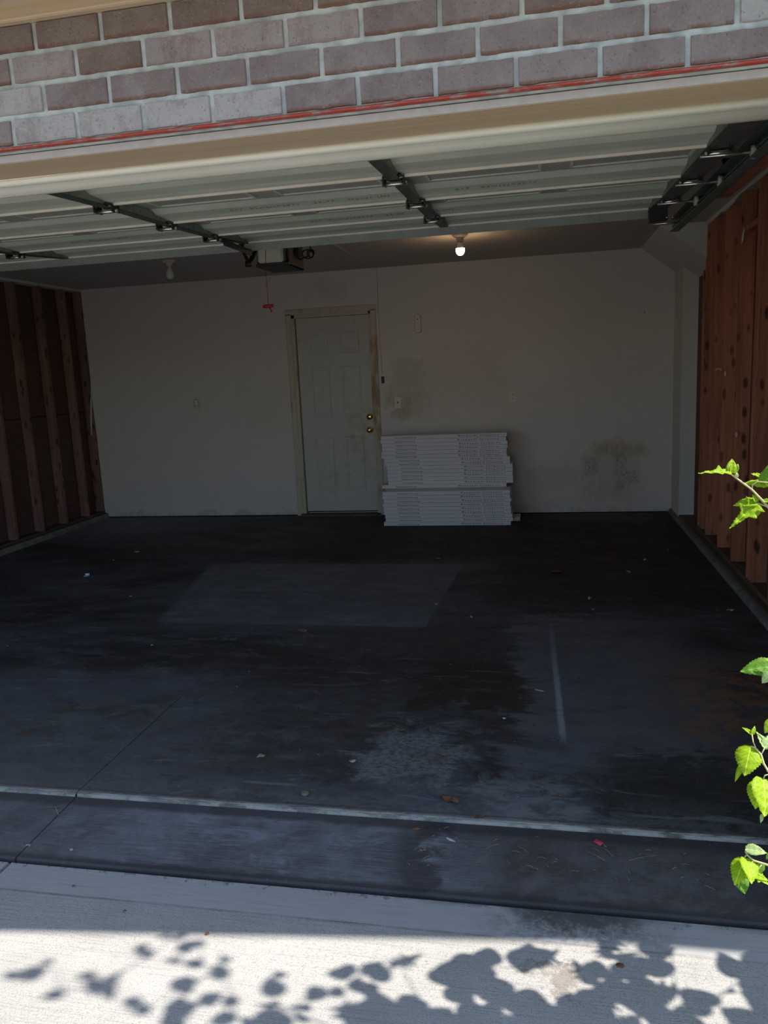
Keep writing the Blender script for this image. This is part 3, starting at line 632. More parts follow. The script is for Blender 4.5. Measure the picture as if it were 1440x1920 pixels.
# tracks
for side, xt in ((1, 5.665), (-1, .735)):
    nm = 'right' if side == 1 else 'left'
    tk = thing('door_track', 'dark green steel door track along the %s edge of the raised door' % nm, 'door track', (xt, -4.3, 2.2))
    def PT(x, y, z): return Vector((x-xt, y+4.3, z-2.2))
    sl_ = lambda y: 2.222+(y+5.4)*.018-.03
    mb = MB(); pts = [(-.026, .032), (.026, .032), (.026, -.032), (-.018, -.032)]
    for (a, b, c, d) in ((.022, .026, -.034, .034), (-.022, .026, .030, .034), (-.022, .026, -.034, -.030)):
        ya, yb2 = -5.45, -3.17
        x0, x1 = (a, b) if side == 1 else (-b, -a)
        q = [PT(xt+x, y, sl_(y)+z) for y in (ya, yb2) for x, z in ((x0, c), (x1, c), (x1, d), (x0, d))]
        mb.add(q, [(0, 1, 2, 3), (4, 5, 6, 7), (0, 1, 5, 4), (1, 2, 6, 5), (2, 3, 7, 6), (3, 0, 4, 7)])
    mb.build('track_channel', 'track', tk)
    mb = MB(); xa = xt+side*.028
    q = [PT(xa+side*x, y, sl_(y)+z) for y in (-5.6, -4.15) for x, z in ((0, .06), (.006, .06), (.006, -.024), (.058, -.024), (.058, -.030), (0, -.030))]
    mb.add(q, [tuple(range(6)), tuple(range(6, 12))]+[(k_, (k_+1) % 6, 6+(k_+1) % 6, 6+k_) for k_ in range(6)]); mb.build('support_angle', 'rusty', tk)
    mb = MB(); mb.tube([PT(xt, y, sl_(y)-.002) for y in (-5.45, -3.13)], .0045, 6); mb.build('track_lip', 'track', tk)
    # curved front of the track down the jamb
    mb = MB(); path = [(-5.45-.16*sin(t)+.0, 2.02+.17*cos(t)) for t in [pi/2*k_/6 for k_ in range(7)]]+[(-5.61, .1)]
    for k_ in range(len(path)-1):
        (a, b), (c, d) = path[k_], path[k_+1]; q = [PT(xt+dx, yy, zz) for (yy, zz) in ((a, b), (c, d)) for dx in (-.025, .025)]
        q += [v+Vector((0, .003, .003)) for v in q]; mb.add(q, [(0, 1, 3, 2), (4, 5, 7, 6), (0, 1, 5, 4), (2, 3, 7, 6), (0, 2, 6, 4), (1, 3, 7, 5)])
    mb.build('vertical_track', 'track', tk)
    hp = MB(); z = 2.305; xw = 6.19 if side == 1 else .0; ya = -4.27
    x0, x1 = sorted((xt+side*.03-xt, xw-xt)); hp.bbox(x0, x1, ya+4.3, ya+4.303, z-2.2-.018, z-2.2+.02, .001); hp.bbox(x0, x1, ya+4.3, ya+4.34, z-2.2+.017, z-2.2+.02, .001); hp.build('perforated_hanger', 'blackmetal', tk)
    hh = MB()
    for k_ in range(int((x1-x0)/.045)): hh.lathe([(.0055, 0), (.0055, .001)], (x0+.03+k_*.045, ya+4.3, z-2.2-.002), 1, 8, -1)
    tag(hh.build('hanger_holes', 'galv', tk), kind='stuff')

# ------------------------------------------------------------ opener
op = thing('garage_door_opener', 'black ceiling-mounted garage door opener with off-white light cover', 'opener', (3.18, -2.7, 2.2))
def O(x, y, z): return Vector((x-3.18, y+2.7, z-2.2))
mb = MB(); a = O(3.07, -2.88, 2.222); b = O(3.295, -2.53, 2.40); mb.bbox(a.x, b.x, a.y+.03, b.y, a.z, a.z+.012, .002)
mb.bbox(a.x, a.x+.01, a.y+.03, b.y, a.z, b.z, .002); mb.bbox(b.x-.01, b.x, a.y+.03, b.y, a.z, b.z, .002); mb.bbox(a.x+.01, b.x-.01, a.y+.09, b.y, a.z+.012, b.z, .004)
mb.bbox(a.x, b.x, a.y, a.y+.03, a.z, a.z+.02, .002); mb.build('motor_housing', 'blackmetal', op)
mb = MB(); mb.bbox(a.x+.012, b.x-.035, a.y+.002, a.y+.085, a.z+.022, b.z-.01, .014); mb.build('light_cover', 'lens', op)
for x in (3.09, 3.28):
    q = O(x, -2.7, 0); MB().bbox(q.x-.012, q.x+.012, q.y-.002, q.y+.002, .19, H-2.2, .001).build('hanging_strap', 'galv', op)
mb = MB(); q = O(3.185, -5.5, 2.40); mb.bbox(q.x-.02, q.x+.02, q.y, O(0, -2.62, 0).y, .205, .235, .002); mb.build('rail', 'galv', op)
mb = MB(); q = O(3.185, -3.06, 2.39); mb.bbox(q.x-.03, q.x+.03, q.y-.06, q.y+.08, .165, .205, .004); mb.build('trolley', 'black', op)
mb = MB(); e = [O(*hit(450, 455, 1, -3.42)), O(*hit(467, 495, 1, -3.30)), O(*hit(480, 469, 1, -3.14)), O(3.19, -3.06, 2.37)]
mb.tube([e[0], e[0].lerp(e[1], .5)+Vector((.0, -.006, 0)), e[1]], .012, 6); mb.tube([e[1], e[2], e[3]], .015, 6); mb.lathe([(.018, -.02), (.018, .02)], e[1], 0, 10); mb.build('door_arm', 'black', op)
c = O(*hit(580, 476, 1, -2.62)); path = []
for k_ in range(60):
    t = k_/59*2*pi*2.6; path.append(c+Vector((.030*cos(t)+.022*sin(t*.5), .02*sin(t*.7), .026*sin(t))))
path = [c+Vector((0, 0, .16)), c+Vector((0, .0, .06))]+path+[c+Vector((-.075, .02, -.03)), c+Vector((-.085, .03, .02))]
MB().tube(path, .0045, 6).build('power_cord', 'black', op)
MB().bbox(b.x-.004, b.x+.02, a.y+.16, a.y+.24, a.z+.08, a.z+.13, .004).build('plug_socket', 'black', op)
rc = thing('release_cord', 'thin red emergency release cord with red handle hanging below opener', 'cord', (3.17, -2.99, 1.93))
p0 = Vector((3.17, -2.99, 1.93)); rp = [Vector(hit(498, 440, 1, -2.99)), hit(498, 500, 1, -2.99), hit(501, 540, 1, -2.99), hit(503, 575, 1, -2.99)]
MB().tube([q-p0 for q in rp], .0022, 6).build('cord', 'red', rc)
k1 = hit(500, 532, 1, -2.99)-p0; MB().tube([k1, k1+Vector((.02, 0, .03)), k1+Vector((.03, 0, .05))], .0016, 5).tube([k1, k1+Vector((-.012, 0, -.03))], .0016, 5).build('cord_knot', 'straw', rc)
hc = hit(503, 574, 1, -2.99)-p0; mb = MB(); mb.tube([hc+Vector((-.036, 0, -.003)), hc+Vector((-.02, 0, 0)), hc+Vector((.02, 0, 0)), hc+Vector((.036, 0, .002))], [.009, .011, .011, .009], 10)
mb.build('handle', 'red', rc); MB().tube([hc+Vector((.003, 0, -.008)), hc+Vector((.014, 0, -.02)), hc+Vector((.022, 0, -.034)), hc+Vector((.012, 0, -.036))], .004, 6).build('cord_end', 'red', rc)

# ------------------------------------------------------------ lamps
def lamp(x, y, lit, label):
    t = thing('ceiling_lamp', label, 'lamp', (x, y, H), 0)
    MB().lathe([(.060, 0), (.060, .012), (.050, .020), (.030, .028), (.026, .052), (.024, .056)], (0, 0, 0), 2, 20, -1).build('lamp_holder', 'porcelain', t)
    bb = MB().lathe([(.014, .054), (.016, .068), (.024, .088), (.033, .110), (.035, .128), (.030, .146), (.017, .158), (.001, .162)], (0, 0, 0), 2, 20, -1)
    if lit:
        bb = MB().lathe([(.033, .106), (.0345, .122), (.030, .142), (.017, .156), (.001, .160)], (0, 0, 0), 2, 20, -1)
        MB().lathe([(.014, .054), (.017, .068), (.028, .09), (.033, .106)], (0, 0, 0), 2, 20, -1).build('bulb_neck', 'offwhite', t)
    bb.build('bulb', 'glow' if lit else 'frost', t)
    if lit:
        L = bpy.data.lights.new('bulb_light', 'POINT'); L.energy = .9; L.color = (1, .62, .32); L.shadow_soft_size = .036
        lo = bpy.data.objects.new('bulb_light', L); COL.objects.link(lo); lo.parent = t; lo.location = (0, 0, -.205)
lamp(4.306, -1.60, True, 'bare glowing bulb in ceiling holder near the back wall')
lamp(1.785, -1.50, False, 'unlit bare bulb in ceiling holder at the left side of the ceiling')

# ------------------------------------------------------------ entry door
d = frame('door_1', 'white six-panel entry door with worn casing and brass locks')
def casing(x0, x1, z0, z1): return MB().bbox(x0, x1, -.018, 0, z0, z1, .004)
casing(2.312, 2.372, 0, 2.13).build('door_casing', 'casing', d); casing(3.213, 3.273, 0, 2.13).build('door_casing', 'casing', d); casing(2.312, 3.273, 2.115, 2.175).build('door_casing', 'casing', d)
mb = MB(); mb.box(2.372, 2.405, -.012, .10, 0, 2.115); mb.box(3.195, 3.213, -.012, .10, 0, 2.115); mb.box(2.372, 3.213, -.012, .10, 2.085, 2.115); mb.build('door_jamb', 'casing', d)
MB().box(2.40, 2.412, .03, .05, .03, 2.08).build('gap_shadow_strip', 'grime_gap_shade', d)  # dark strip standing in for the shade in the gap beside the leaf
MB().prism([(-.05, 0), (-.05, .012), (.0, .03), (.10, .03), (.10, 0)], 0, 2.35, 3.235).build('threshold', 'rubber', d)
# door leaf with six recessed panels
dx0, dx1, dz0, dz1 = 2.412, 3.192, .045, 2.082; F = .022; T_ = .05
mb = MB(); mb.box(dx0, dx1, F+.006, T_+.02, dz0, dz1)
wn = dx1-dx0; cx0, cx1 = (dx0+.115, dx0+wn/2-.055), (dx0+wn/2+.055, dx1-.115)
rows = [(dz0+.22, dz0+.80), (dz0+1.00, dz0+1.53), (dz0+1.66, dz0+1.88)]
xs_ = [dx0, cx0[0], cx0[1], cx1[0], cx1[1], dx1]; zs_ = [dz0]+[q for r_ in rows for q in r_]+[dz1]
for i in range(5):
    for j in range(7):
        if i in (1, 3) and j in (1, 3, 5):
            x0, x1, z0, z1 = xs_[i], xs_[i+1], zs_[j], zs_[j+1]; R = [(0, 0), (.014, .007), (.022, .007), (.040, .001)]
            for k_ in range(3):
                (a, ya), (b, yb2) = R[k_], R[k_+1]
                o_ = [(x0+a, F+ya, z0+a), (x1-a, F+ya, z0+a), (x1-a, F+ya, z1-a), (x0+a, F+ya, z1-a)]; i_ = [(x0+b, F+yb2, z0+b), (x1-b, F+yb2, z0+b), (x1-b, F+yb2, z1-b), (x0+b, F+yb2, z1-b)]
                mb.add(o_+i_, [(q, (q+1) % 4, 4+(q+1) % 4, 4+q) for q in range(4)])
            mb.add(i_, [(0, 1, 2, 3)])
        else: mb.add([(xs_[i], F, zs_[j]), (xs_[i+1], F, zs_[j]), (xs_[i+1], F, zs_[j+1]), (xs_[i], F, zs_[j+1])], [(0, 1, 2, 3)])
for (a, b) in (((dx0, dz0), (dx1, dz0)), ((dx1, dz0), (dx1, dz1)), ((dx1, dz1), (dx0, dz1)), ((dx0, dz1), (dx0, dz0))): mb.add([(a[0], F, a[1]), (b[0], F, b[1]), (b[0], T_, b[1]), (a[0], T_, a[1])], [(0, 1, 2, 3)])
leaf_ = mb.build('door_leaf', 'entry', d)
MB().box(dx0, dx1, F-.002, F+.01, dz0-.012, dz0).build('door_sweep', 'grime_gap_shade', d)
for z, nm in ((1.04, 'deadbolt'), (.905, 'door_knob')):
    prf = [(.033, 0), (.033, .006), (.026, .010), (.012, .014), (.012, .030), (.022, .036), (.029, .048), (.027, .060), (.016, .068), (.0, .070)] if nm == 'door_knob' else [(.034, 0), (.034, .006), (.029, .014), (.021, .020), (.0, .022)]
    kb = MB().lathe(prf, (3.150, F, z), 1, 24, -1).build(nm, 'brass', d)
MB().lathe([(.006, 0), (.006, .0235)], (3.146, F, 1.032), 1, 10, -1).build('keyhole', 'grime_gap_shade', d)

# ------------------------------------------------------------ things on the back wall
def on_wall(px, py): return hit(px, py, 1, 0)
t = thing('wall_chime', 'narrow rounded beige wall unit high between door and lamp', 'wall unit', on_wall(784, 607))
mb = MB(); pts = [(.026*cos(a)*1.2 if False else (.031*(1 if cos(a) > 0 else -1)*abs(cos(a))**.35), (.092*(1 if sin(a) > 0 else -1)*abs(sin(a))**.30)) for a in [2*pi*k_/28 for k_ in range(28)]]
v = [(x, 0, z) for x, z in pts]+[(x, -.022, z) for x, z in pts]+[(x*.85, -.028, z*.95) for x, z in pts]; m = 28
mb.add(v, [tuple(range(56, 84))]+[(k_, (k_+1) % m, m+(k_+1) % m, m+k_) for k_ in range(m)]+[(m+k_, m+(k_+1) % m, 2*m+(k_+1) % m, 2*m+k_) for k_ in range(m)]); mb.build('casing_body', 'ivory', t)
MB().lathe([(.006, 0), (.006, .003)], (0, -.028, .045), 1, 12, -1).build('sensor_dot', 'black', t)
MB().box(-.02, .02, -.0285, -.027, -.01, -.008).build('body_seam', 'grime_gap_shade', t)
def plate(nm, label, px, py, w_, h_, kind):
    t = thing(nm, label, 'outlet' if 'outlet' in nm else 'switch', on_wall(px, py))
    MB().bbox(-w_/2, w_/2, -.006, 0, -h_/2, h_/2, .002).build('cover_plate', 'ivory', t)
    if kind == 'outlet':
        for dz in (-.02, .02):
            mb = MB().lathe([(.016, 0), (.016, .003)], (0, -.006, dz), 1, 16, -1); rcp = mb.build('receptacle', 'ivory', t)
            MB().box(-.0075, -.0045, -.0098, -.009, dz-.002, dz+.008).box(.0045, .0075, -.0098, -.009, dz-.002, dz+.008).lathe([(.003, 0), (.003, .0008)], (0, -.009, dz-.008), 1, 8, -1).build('slot', 'black', rcp)
        MB().lathe([(.003, 0), (.003, .001)], (0, -.006, 0), 1, 8, -1).build('screw', 'galv', t)
    else:
        MB().prism([(-.006, -.006), (-.018, .004), (-.014, .009), (-.006, .008)], 0, -.005, .005).build('toggle', 'grime_gap_shade', t)
        for q in (.03, -.03): MB().lathe([(.003, 0), (.003, .001)], (0, -.006, q), 1, 8, -1).build('screw', 'galv', t)
    return t
plate('wall_outlet', 'ivory double outlet on the wall above the right end of the cartons', 962, 743, .075, .118, 'outlet')
plate('light_switch', 'grimy light switch on the wall just right of the entry door', 746, 755, .072, .118, 'switch')
plate('wall_outlet', 'small ivory outlet low on the bare wall left of the entry door', 375, 766, .07, .10, 'outlet')
t = thing('plug_in_device', 'small upright beige device plugged in at the left outlet', 'device', on_wall(370, 756)+Vector((0, -.008, 0)))
MB().bbox(-.024, .024, -.036, 0, -.05, .045, .008).build('device_body', 'ivory', t)
MB().lathe([(.005, 0), (.005, .002)], (-.011, -.036, -.026), 1, 8, -1).lathe([(.005, 0), (.005, .002)], (.011, -.036, -.026), 1, 8, -1).build('device_hole', 'black', t)
t = thing('opener_button', 'small black opener push-button beside the entry door casing', 'button', on_wall(718, 712))
MB().bbox(-.015, .015, -.014, 0, -.036, .034, .003).build('button_body', 'black', t)
MB().lathe([(.006, 0), (.005, .003)], (0, -.014, -.005), 1, 12, -1).build('push_button', 'blackmetal', t)
wp = [on_wall(707, 503)+Vector((0, -.003, 0)), on_wall(709, 580)+Vector((0, -.003, 0)), on_wall(717, 701)+Vector((0, -.004, 0))]
w0 = wp[0].copy(); o = MB().tube([q-w0 for q in wp], .0022, 6).build('bell_wire', 'casing', None, w0); tag(o, 'thin painted wire running down the wall to the black button', 'wire')

# ------------------------------------------------------------ stack of flooring cartons
ORD = ['bottom', 'second', 'third', 'fourth', 'fifth', 'sixth', 'seventh', 'eighth', 'ninth', 'tenth', 'eleventh', 'twelfth', 'thirteenth', 'fourteenth', 'fifteenth', 'sixteenth', 'seventeenth', 'eighteenth', 'nineteenth', 'twentieth', 'twenty-first', 'twenty-second', 'topmost']
txl = text_mesh('Waterproof Flooring', .0235, 1.05, 0, .25); txl.materials.append(MT['ink'])
txr = text_mesh('Woodlands Collection', .0245, 1.75, .0004, .3); txr.materials.append(MT['ink'])
lx = [180, 195, 190, 180, 178, 170, 178, 168, 166, 166, 218, 215, 210, 212, 208, 188, 185, 160, 158, 165, 163, 150, 155]   # left edges in the close-up, bottom up
rx = [1258, 1286, 1275, 1275, 1270, 1270, 1262, 1270, 1258, 1228, 1278, 1275, 1275, 1252, 1272, 1248, 1245, 1220, 1222, 1230, 1235, 1215, 1222]
NF, NB = 9, 23; LB = 1.238; YF, YK = -.600, -.398
CH = hit(713, 818, 1, YK).z/NB
cmesh = MB().bbox(0, LB, 0, .19, 0, CH-.0012, .0018).mesh('carton', 'carton')
flap = MB().box(LB-.0015, LB+.001, .01, .18, .004, CH-.005).mesh('end_flap', 'carton')
def carton(xl, y, z, lab, grp, printed=True):
    t = thing('flooring_carton', lab, 'carton', (xl, y, z), random.uniform(-.003, .003), grp)
    link('carton_body', cmesh, t); link('end_flap', flap, t)
    if printed:
        for me, x, dz in ((txl, .245, -.003), (txr, LB-.275, -.001)):
            tag(link('printed_lettering', me, t, (x, -.0004, CH/2+dz), (pi/2, 0, 0)), kind='stuff')
ORF = ['lowest', 'second', 'third', 'fourth', 'fifth', 'sixth', 'seventh', 'eighth']
ORK = ['lowest', 'second', 'third', 'fourth', 'fifth', 'sixth', 'seventh', 'eighth', 'ninth', 'tenth', 'eleventh', 'twelfth', 'thirteenth']
for i in range(NB):
    front = i < NF
    if front:
        lab = 'white flooring carton on the floor, bottom of the front pile' if i == 0 else ('topmost white flooring carton of the low front pile' if i == NF-1 else 'white flooring carton, %s from the floor in the front pile' % ORF[i])
    else:
        lab = 'topmost white flooring carton of the whole stack by the door' if i == NB-1 else 'white flooring carton, %s showing above the front pile' % ORK[i-NF]
    y = (YF if front else YK)+random.uniform(-.003, .003)
    carton(hit(680+lx[i]/4.5, 985-i*7.2, 1, y).x, y, CH*i, lab, 'flooring cartons of the front pile' if front else 'flooring cartons of the taller rear pile')
for i in range(NF):
    xr = hit(975, 965, 1, YK).x if i == 0 else hit(961, 960, 1, YK).x+random.uniform(-.01, .006)
    carton(xr-LB, YK, CH*i, 'flooring carton on the floor behind, its end poking out at lower right' if i == 0 else 'hidden white flooring carton behind the front pile, %s from the floor' % ORF[i] if i < 8 else 'hidden flooring carton behind the topmost one of the front pile', 'flooring cartons behind the front pile', False)

# ------------------------------------------------------------ litter on the floor
def G(px, py):
    p = hit(px, py, 2, 0)
    if p.y < -5.995: return hit(px, py, 2, zd(p.y))
    if p.y < YD: return hit(px, py, 2, -.022)
    return p
def ground_z(p): return 0 if p.y > YD else (-.014-(-p.y-5.631)*.0462 if p.y > -5.985 else zd(p.y))
def crumple(n, rx_, ry_, h, seed, th=.0012):
    r_ = random.Random(seed); mb = MB(); a0 = r_.random()*6
    top = [(0, 0, h)]+[(rx_*cos(2*pi*k_/n)*r_.uniform(.6, 1.1), ry_*sin(2*pi*k_/n)*r_.uniform(.6, 1.1), h*r_.uniform(0, 1)) for k_ in range(n)]
    v = top+[(x, y, max(z-th, 0)) for x, y, z in top]; m = n+1
    f = [(0, 1+k_, 1+(k_+1) % n) for k_ in range(n)]+[(m, m+1+(k_+1) % n, m+1+k_) for k_ in range(n)]+[(1+k_, 1+(k_+1) % n, m+1+(k_+1) % n, m+1+k_) for k_ in range(n)]
    return mb.add(v, f)
LIT = [(162, 1080, 'bluepaper', .018, .016, .012, 'scrap', 'pale blue square paper scrap on the dark floor at left', 'scrap'),
 (256, 1035, 'paper', .028, .012, .006, 'scrap', 'thin curled white scrap near the left part of back floor', 'scrap'),
 (213, 1051, 'paper', .008, .008, .006, 'scrap', 'tiny white chip left of the curled scrap at the back', 'scrap'),
 (245, 1118, 'paper', .010, .006, .004, 'scrap', 'tiny white chip right of the blue scrap', 'scrap'),
 (1043, 1073, 'dryleaf', .055, .05, .018, 'dry_leaf', 'large brown dry leaf on the dark floor right of centre', 'leaf'),
 (1105, 1123, 'tanchip', .014, .04, .01, 'dry_leaf', 'narrow pale curled leaf near the right pale patch', 'leaf'),
 (1178, 1073, 'tanchip', .018, .018, .012, 'scrap', 'pale crumb of debris at the back right of the floor', 'scrap'),
 (1210, 1050, 'tanchip', .018, .014, .010, 'scrap', 'small grey-white chip farthest back near the right curb', 'scrap'),
 (1252, 1031, 'paper', .010, .008, .005, 'scrap', 'tiny bluish chip beside the far right curb', 'scrap'),
 (1369, 1145, 'tanchip', .030, .016, .010, 'scrap', 'pinkish-white chip near the right curb', 'scrap'),
 (1287, 1142, 'dryleaf', .016, .016, .008, 'dry_leaf', 'small reddish leaf fragment left of the pinkish chip', 'leaf'),
 (884, 1157, 'tanchip', .009, .028, .006, 'wood_chip', 'pale upright wood chip right of the scrubbed rectangle', 'chip'),
 (818, 1133, 'tanchip', .012, .012, .006, 'scrap', 'tan crumb at the right edge of the scrubbed rectangle', 'scrap'),
 (822, 1048, 'tanchip', .018, .014, .008, 'scrap', 'grey crumb behind the scrubbed rectangle', 'scrap'),
 (1111, 1143, 'paper', .006, .008, .005, 'scrap', 'tiny white chip under the curled pale leaf', 'scrap'),
 (567, 1184, 'dryleaf', .045, .022, .016, 'dry_leaf', 'curled brown leaf just below the scrubbed rectangle', 'leaf'),
 (16, 1212, 'dryleaf', .022, .018, .010, 'dry_leaf', 'small orange-brown leaf at the far left edge', 'leaf'),
 (489, 1418, 'tanchip', .016, .020, .006, 'dry_leaf', 'pale crescent leaf curl in the left foreground of the floor', 'leaf'),
 (285, 1210, 'paper', .008, .008, .004, 'scrap', 'tiny white chip left of the curled brown leaf', 'scrap'),
 (945, 1347, 'paper', .009, .009, .004, 'scrap', 'tiny white chip in the dark middle of the floor', 'scrap'),
 (660, 1428, 'tanchip', .016, .012, .006, 'scrap', 'light crumb in front of the middle floor', 'scrap'),
 (1010, 1295, 'tanchip', .030, .008, .005, 'scrap', 'thin tan sliver left of the pale streak', 'scrap'),
 (847, 1503, 'dryleaf', .040, .022, .018, 'dry_leaf', 'crumpled brown leaf near the front edge of the slab', 'leaf'),
 (572, 1491, 'stone', .016, .014, .018, 'pebble', 'brown pebble on the slab near the front edge', 'pebble'),
 (900, 1532, 'dryleaf', .022, .010, .008, 'straw_clump', 'clump of dry straw caught on the slab edge', 'straw'),
 (845, 1577, 'paper', .018, .007, .004, 'feather', 'small white feather-like scrap on the dark apron', 'scrap'),
 (1123, 1585, 'pink', .018, .014, .008, 'petal', 'bright pink petal on the dark apron', 'petal'),
 (782, 1557, 'dryleaf', .020, .006, .005, 'dry_leaf', 'thin orange leaf sliver on the apron by the slab edge', 'leaf'),
 (389, 1752, 'dryleaf', .008, .006, .006, 'dry_leaf', 'tiny red-brown bit on the sunlit driveway', 'leaf'),
 (138, 1663, 'stone', .005, .005, .005, 'pebble', 'small dark pebble on the shaded driveway at left', 'pebble'),
 (234, 1710, 'stone', .005, .004, .005, 'pebble', 'small dark pebble near the shadow line at left', 'pebble'),
 (134, 1591, 'tanchip', .007, .006, .005, 'pebble', 'pale grain in the driveway joint at left', 'pebble'),
 (53, 1583, 'tanchip', .013, .006, .005, 'scrap', 'pale flake beside the crossing of the joints', 'scrap'),
 (1162, 1812, 'dryleaf', .012, .008, .006, 'dry_leaf', 'small brown leaf in the leafy shadow on the driveway', 'leaf')]
for i, (px, py, mt, a, b, h, nm, lab, cat) in enumerate(LIT):
    p = G(px, py); p.z = ground_z(p)+.0005
    if nm == 'pebble': mb = MB().lathe([(0, 0), (a*.8, .1*h), (a, .45*h), (a*.7, .85*h), (0, h)], (0, 0, 0), 2, 9)
    elif nm == 'scrap' and mt == 'bluepaper': mb = MB().prism([(-a, -b), (a, -b*.8), (a*.9, b), (-a*.8, b)], 2, .0, .003).add([(-a, b, .0), (a, b, 0), (a, b+.002, h*1.4), (-a, b+.002, h*1.2)], [(0, 1, 2, 3)])
    else: mb = crumple(9, a, b, h, i)
    o = mb.build(nm, mt, None, tuple(p), (0, 0, random.uniform(-.6, .6))); tag(o, lab, cat)
    if mt == 'pink': MB().tube([(.01, 0, .004), (.022, -.018, .003)], .0012, 5).build('petal_stalk', 'straw', o)
# pine straw and grass stems on the apron and scattered bits on the slab: uncountable
mb = MB(); rs = random.Random(11)
stalks = [(1095, 1597, 1135, 1617), (1130, 1592, 1149, 1609), (1178, 1616, 1229, 1608), (912, 1593, 937, 1586), (970, 1590, 990, 1601), (866, 1553, 885, 1563), (905, 1563, 918, 1557), (1108, 1593, 1124, 1600)]
for a in range(46):
    x = rs.uniform(740, 1330); y = 1545+(x-740)*.075+rs.uniform(5, 75); L_ = rs.uniform(5, 17); an = rs.uniform(-.5, 1.2); stalks.append((x, y, x+L_*cos(an), y+L_*sin(an)*.6))
for (x0, y0_, x1, y1_) in stalks:
    a, b = G(x0, y0_), G(x1, y1_)
    if not (-5.97 < a.y < -5.65 and -5.97 < b.y < -5.65): continue
    a.z = ground_z(a)+.002; b.z = ground_z(b)+.004; mb.tube([a, a.lerp(b, .5)+Vector((0, 0, .003)), b], .0010, 4)
o = mb.build('straw_litter', 'straw'); tag(o, 'scattered dry straw stems on the dark apron', 'straw', kind='stuff')
mb = MB()
for a in range(170):
    p = G(rs.uniform(20, 1380), rs.uniform(1030, 1500))
    if not (-5.55 < p.y < -.5 and .2 < p.x < 6.0): continue
    s_ = rs.uniform(.003, .009); an = rs.uniform(0, 3)
    mb.add([(p.x+s_*cos(an+t_)*(.5+rs.random()), p.y+s_*sin(an+t_)*(.5+rs.random()), .001+rs.uniform(0, .003)) for t_ in (0, 1.6, 3.1, 4.7)]+[(p.x, p.y, .006)], [(0, 1, 4), (1, 2, 4), (2, 3, 4), (3, 0, 4), (0, 3, 2, 1)])
o = mb.build('floor_crumbs', 'dryleaf'); tag(o, 'fine leaf crumbs and grit scattered over the dark floor', 'debris', kind='stuff')
t0 = G(105, 1520); t0.z = ground_z(t0)+.004
o = MB().tube([Vector((-.02, .03, 0)), Vector((0, 0, .006)), Vector((.035, -.035, 0))], .0016, 5).tube([Vector((-.045, .005, .0)), Vector((0, 0, .006)), Vector((.018, .028, 0))], .0013, 5).build('twig', 'straw', None, tuple(t0)); tag(o, 'small crossed twig on the apron at left', 'twig')

# ------------------------------------------------------------ mulberry shrub at right
sh = thing('mulberry_shrub', 'bright green mulberry branches reaching in from the right', 'shrub', (6.35, -6.75, 0))
SO = Vector((6.35, -6.75, 0))
def leaf_outline(lobed, n=22, seed=0):
    r_ = random.Random(seed); pts = []
    for k_ in range(n+1):                              # half outline, base (0,0) to tip (0,1)
        t = k_/n
        wv = .40*(sin(pi*min(1, t**.62))**.85) if not lobed else None
        if lobed:
            wv = .17*sin(pi*min(1, (max(t, .001))**.5))**.8
            wv += .30*math.exp(-((t-.10)/.055)**2)+.27*math.exp(-((t-.36)/.06)**2)
            if t < .02 or t > .985: wv *= .1
        ser = .018*(1 if k_ % 2 else -1) if .08 < t < .93 else 0
        pts.append((max(0, wv+ser) if 0 < k_ < n else 0, t-(.06*math.exp(-((t-.06)/.05)**2) if not lobed else 0)))
    return pts
def leaf_mesh(name, mat, lobed=False, fold=.25, curl=.2, seed=0):
    pts = leaf_outline(lobed, 22, seed); mb = MB(); v = []; th = .006
    def Zf(x, y): return fold*abs(x)-curl*(y-.3)**2+.02*sin(y*26+abs(x)*12)
    n = len(pts)
    for s_ in (0, 1):
        for (wv, t) in pts:
            for fr in (-1, -.5, 0, .5, 1): x = wv*fr; y = t if fr == 0 else t; v.append((x, y, Zf(x, t)-s_*th))
    f = []
    for k_ in range(n-1):
        for j in range(4):
            a = k_*5+j; f.append((a, a+1, a+6, a+5)); b = n*5+a; f.append((b, b+5, b+6, b+1))
        for j in (0, 4): a = k_*5+j; f.append((a, a+5, n*5+a+5, n*5+a))
    mb.add(v, f, True); return mb.mesh(name, mat)
LM = {}
for nm, mt in (('g', 'leaf'), ('p', 'leaf_pale'), ('d', 'leaf_dark')):
    LM[nm] = [leaf_mesh('leaf', mt, False, .25, .25, 1), leaf_mesh('leaf', mt, True, .2, .15, 2), leaf_mesh('leaf', mt, False, -.3, .5, 3)]
def put_leaf(me, base, tip, nrm, wscale=1):
    base = Vector(base); tip = Vector(tip); y = (tip-base); L = y.length; y.normalize(); nrm = Vector(nrm); z = (nrm-y*nrm.dot(y)).normalized(); x = y.cross(z)
    o = bpy.data.objects.new('leaf', me); COL.objects.link(o); o.parent = sh
    o.matrix_local = Matrix.Translation(base-SO) @ Matrix((x*L*wscale, y*L, z*L)).transposed().to_4x4(); return o
def A(px, py, dd=0): return along(px, py, 1.55+dd)
TOCAM = -CF
def up_n(tx=0, ty=.6): return TOCAM+CR*tx+CU*ty
VIS = []
def VL(kind, var, b, t, db=0, dt=0, w=1, n=(0, .7)):
    B, T2 = A(*b, db), A(*t, dt); VIS.append((B+T2)/2); put_leaf(LM[kind][var], B, T2, up_n(*n), w)
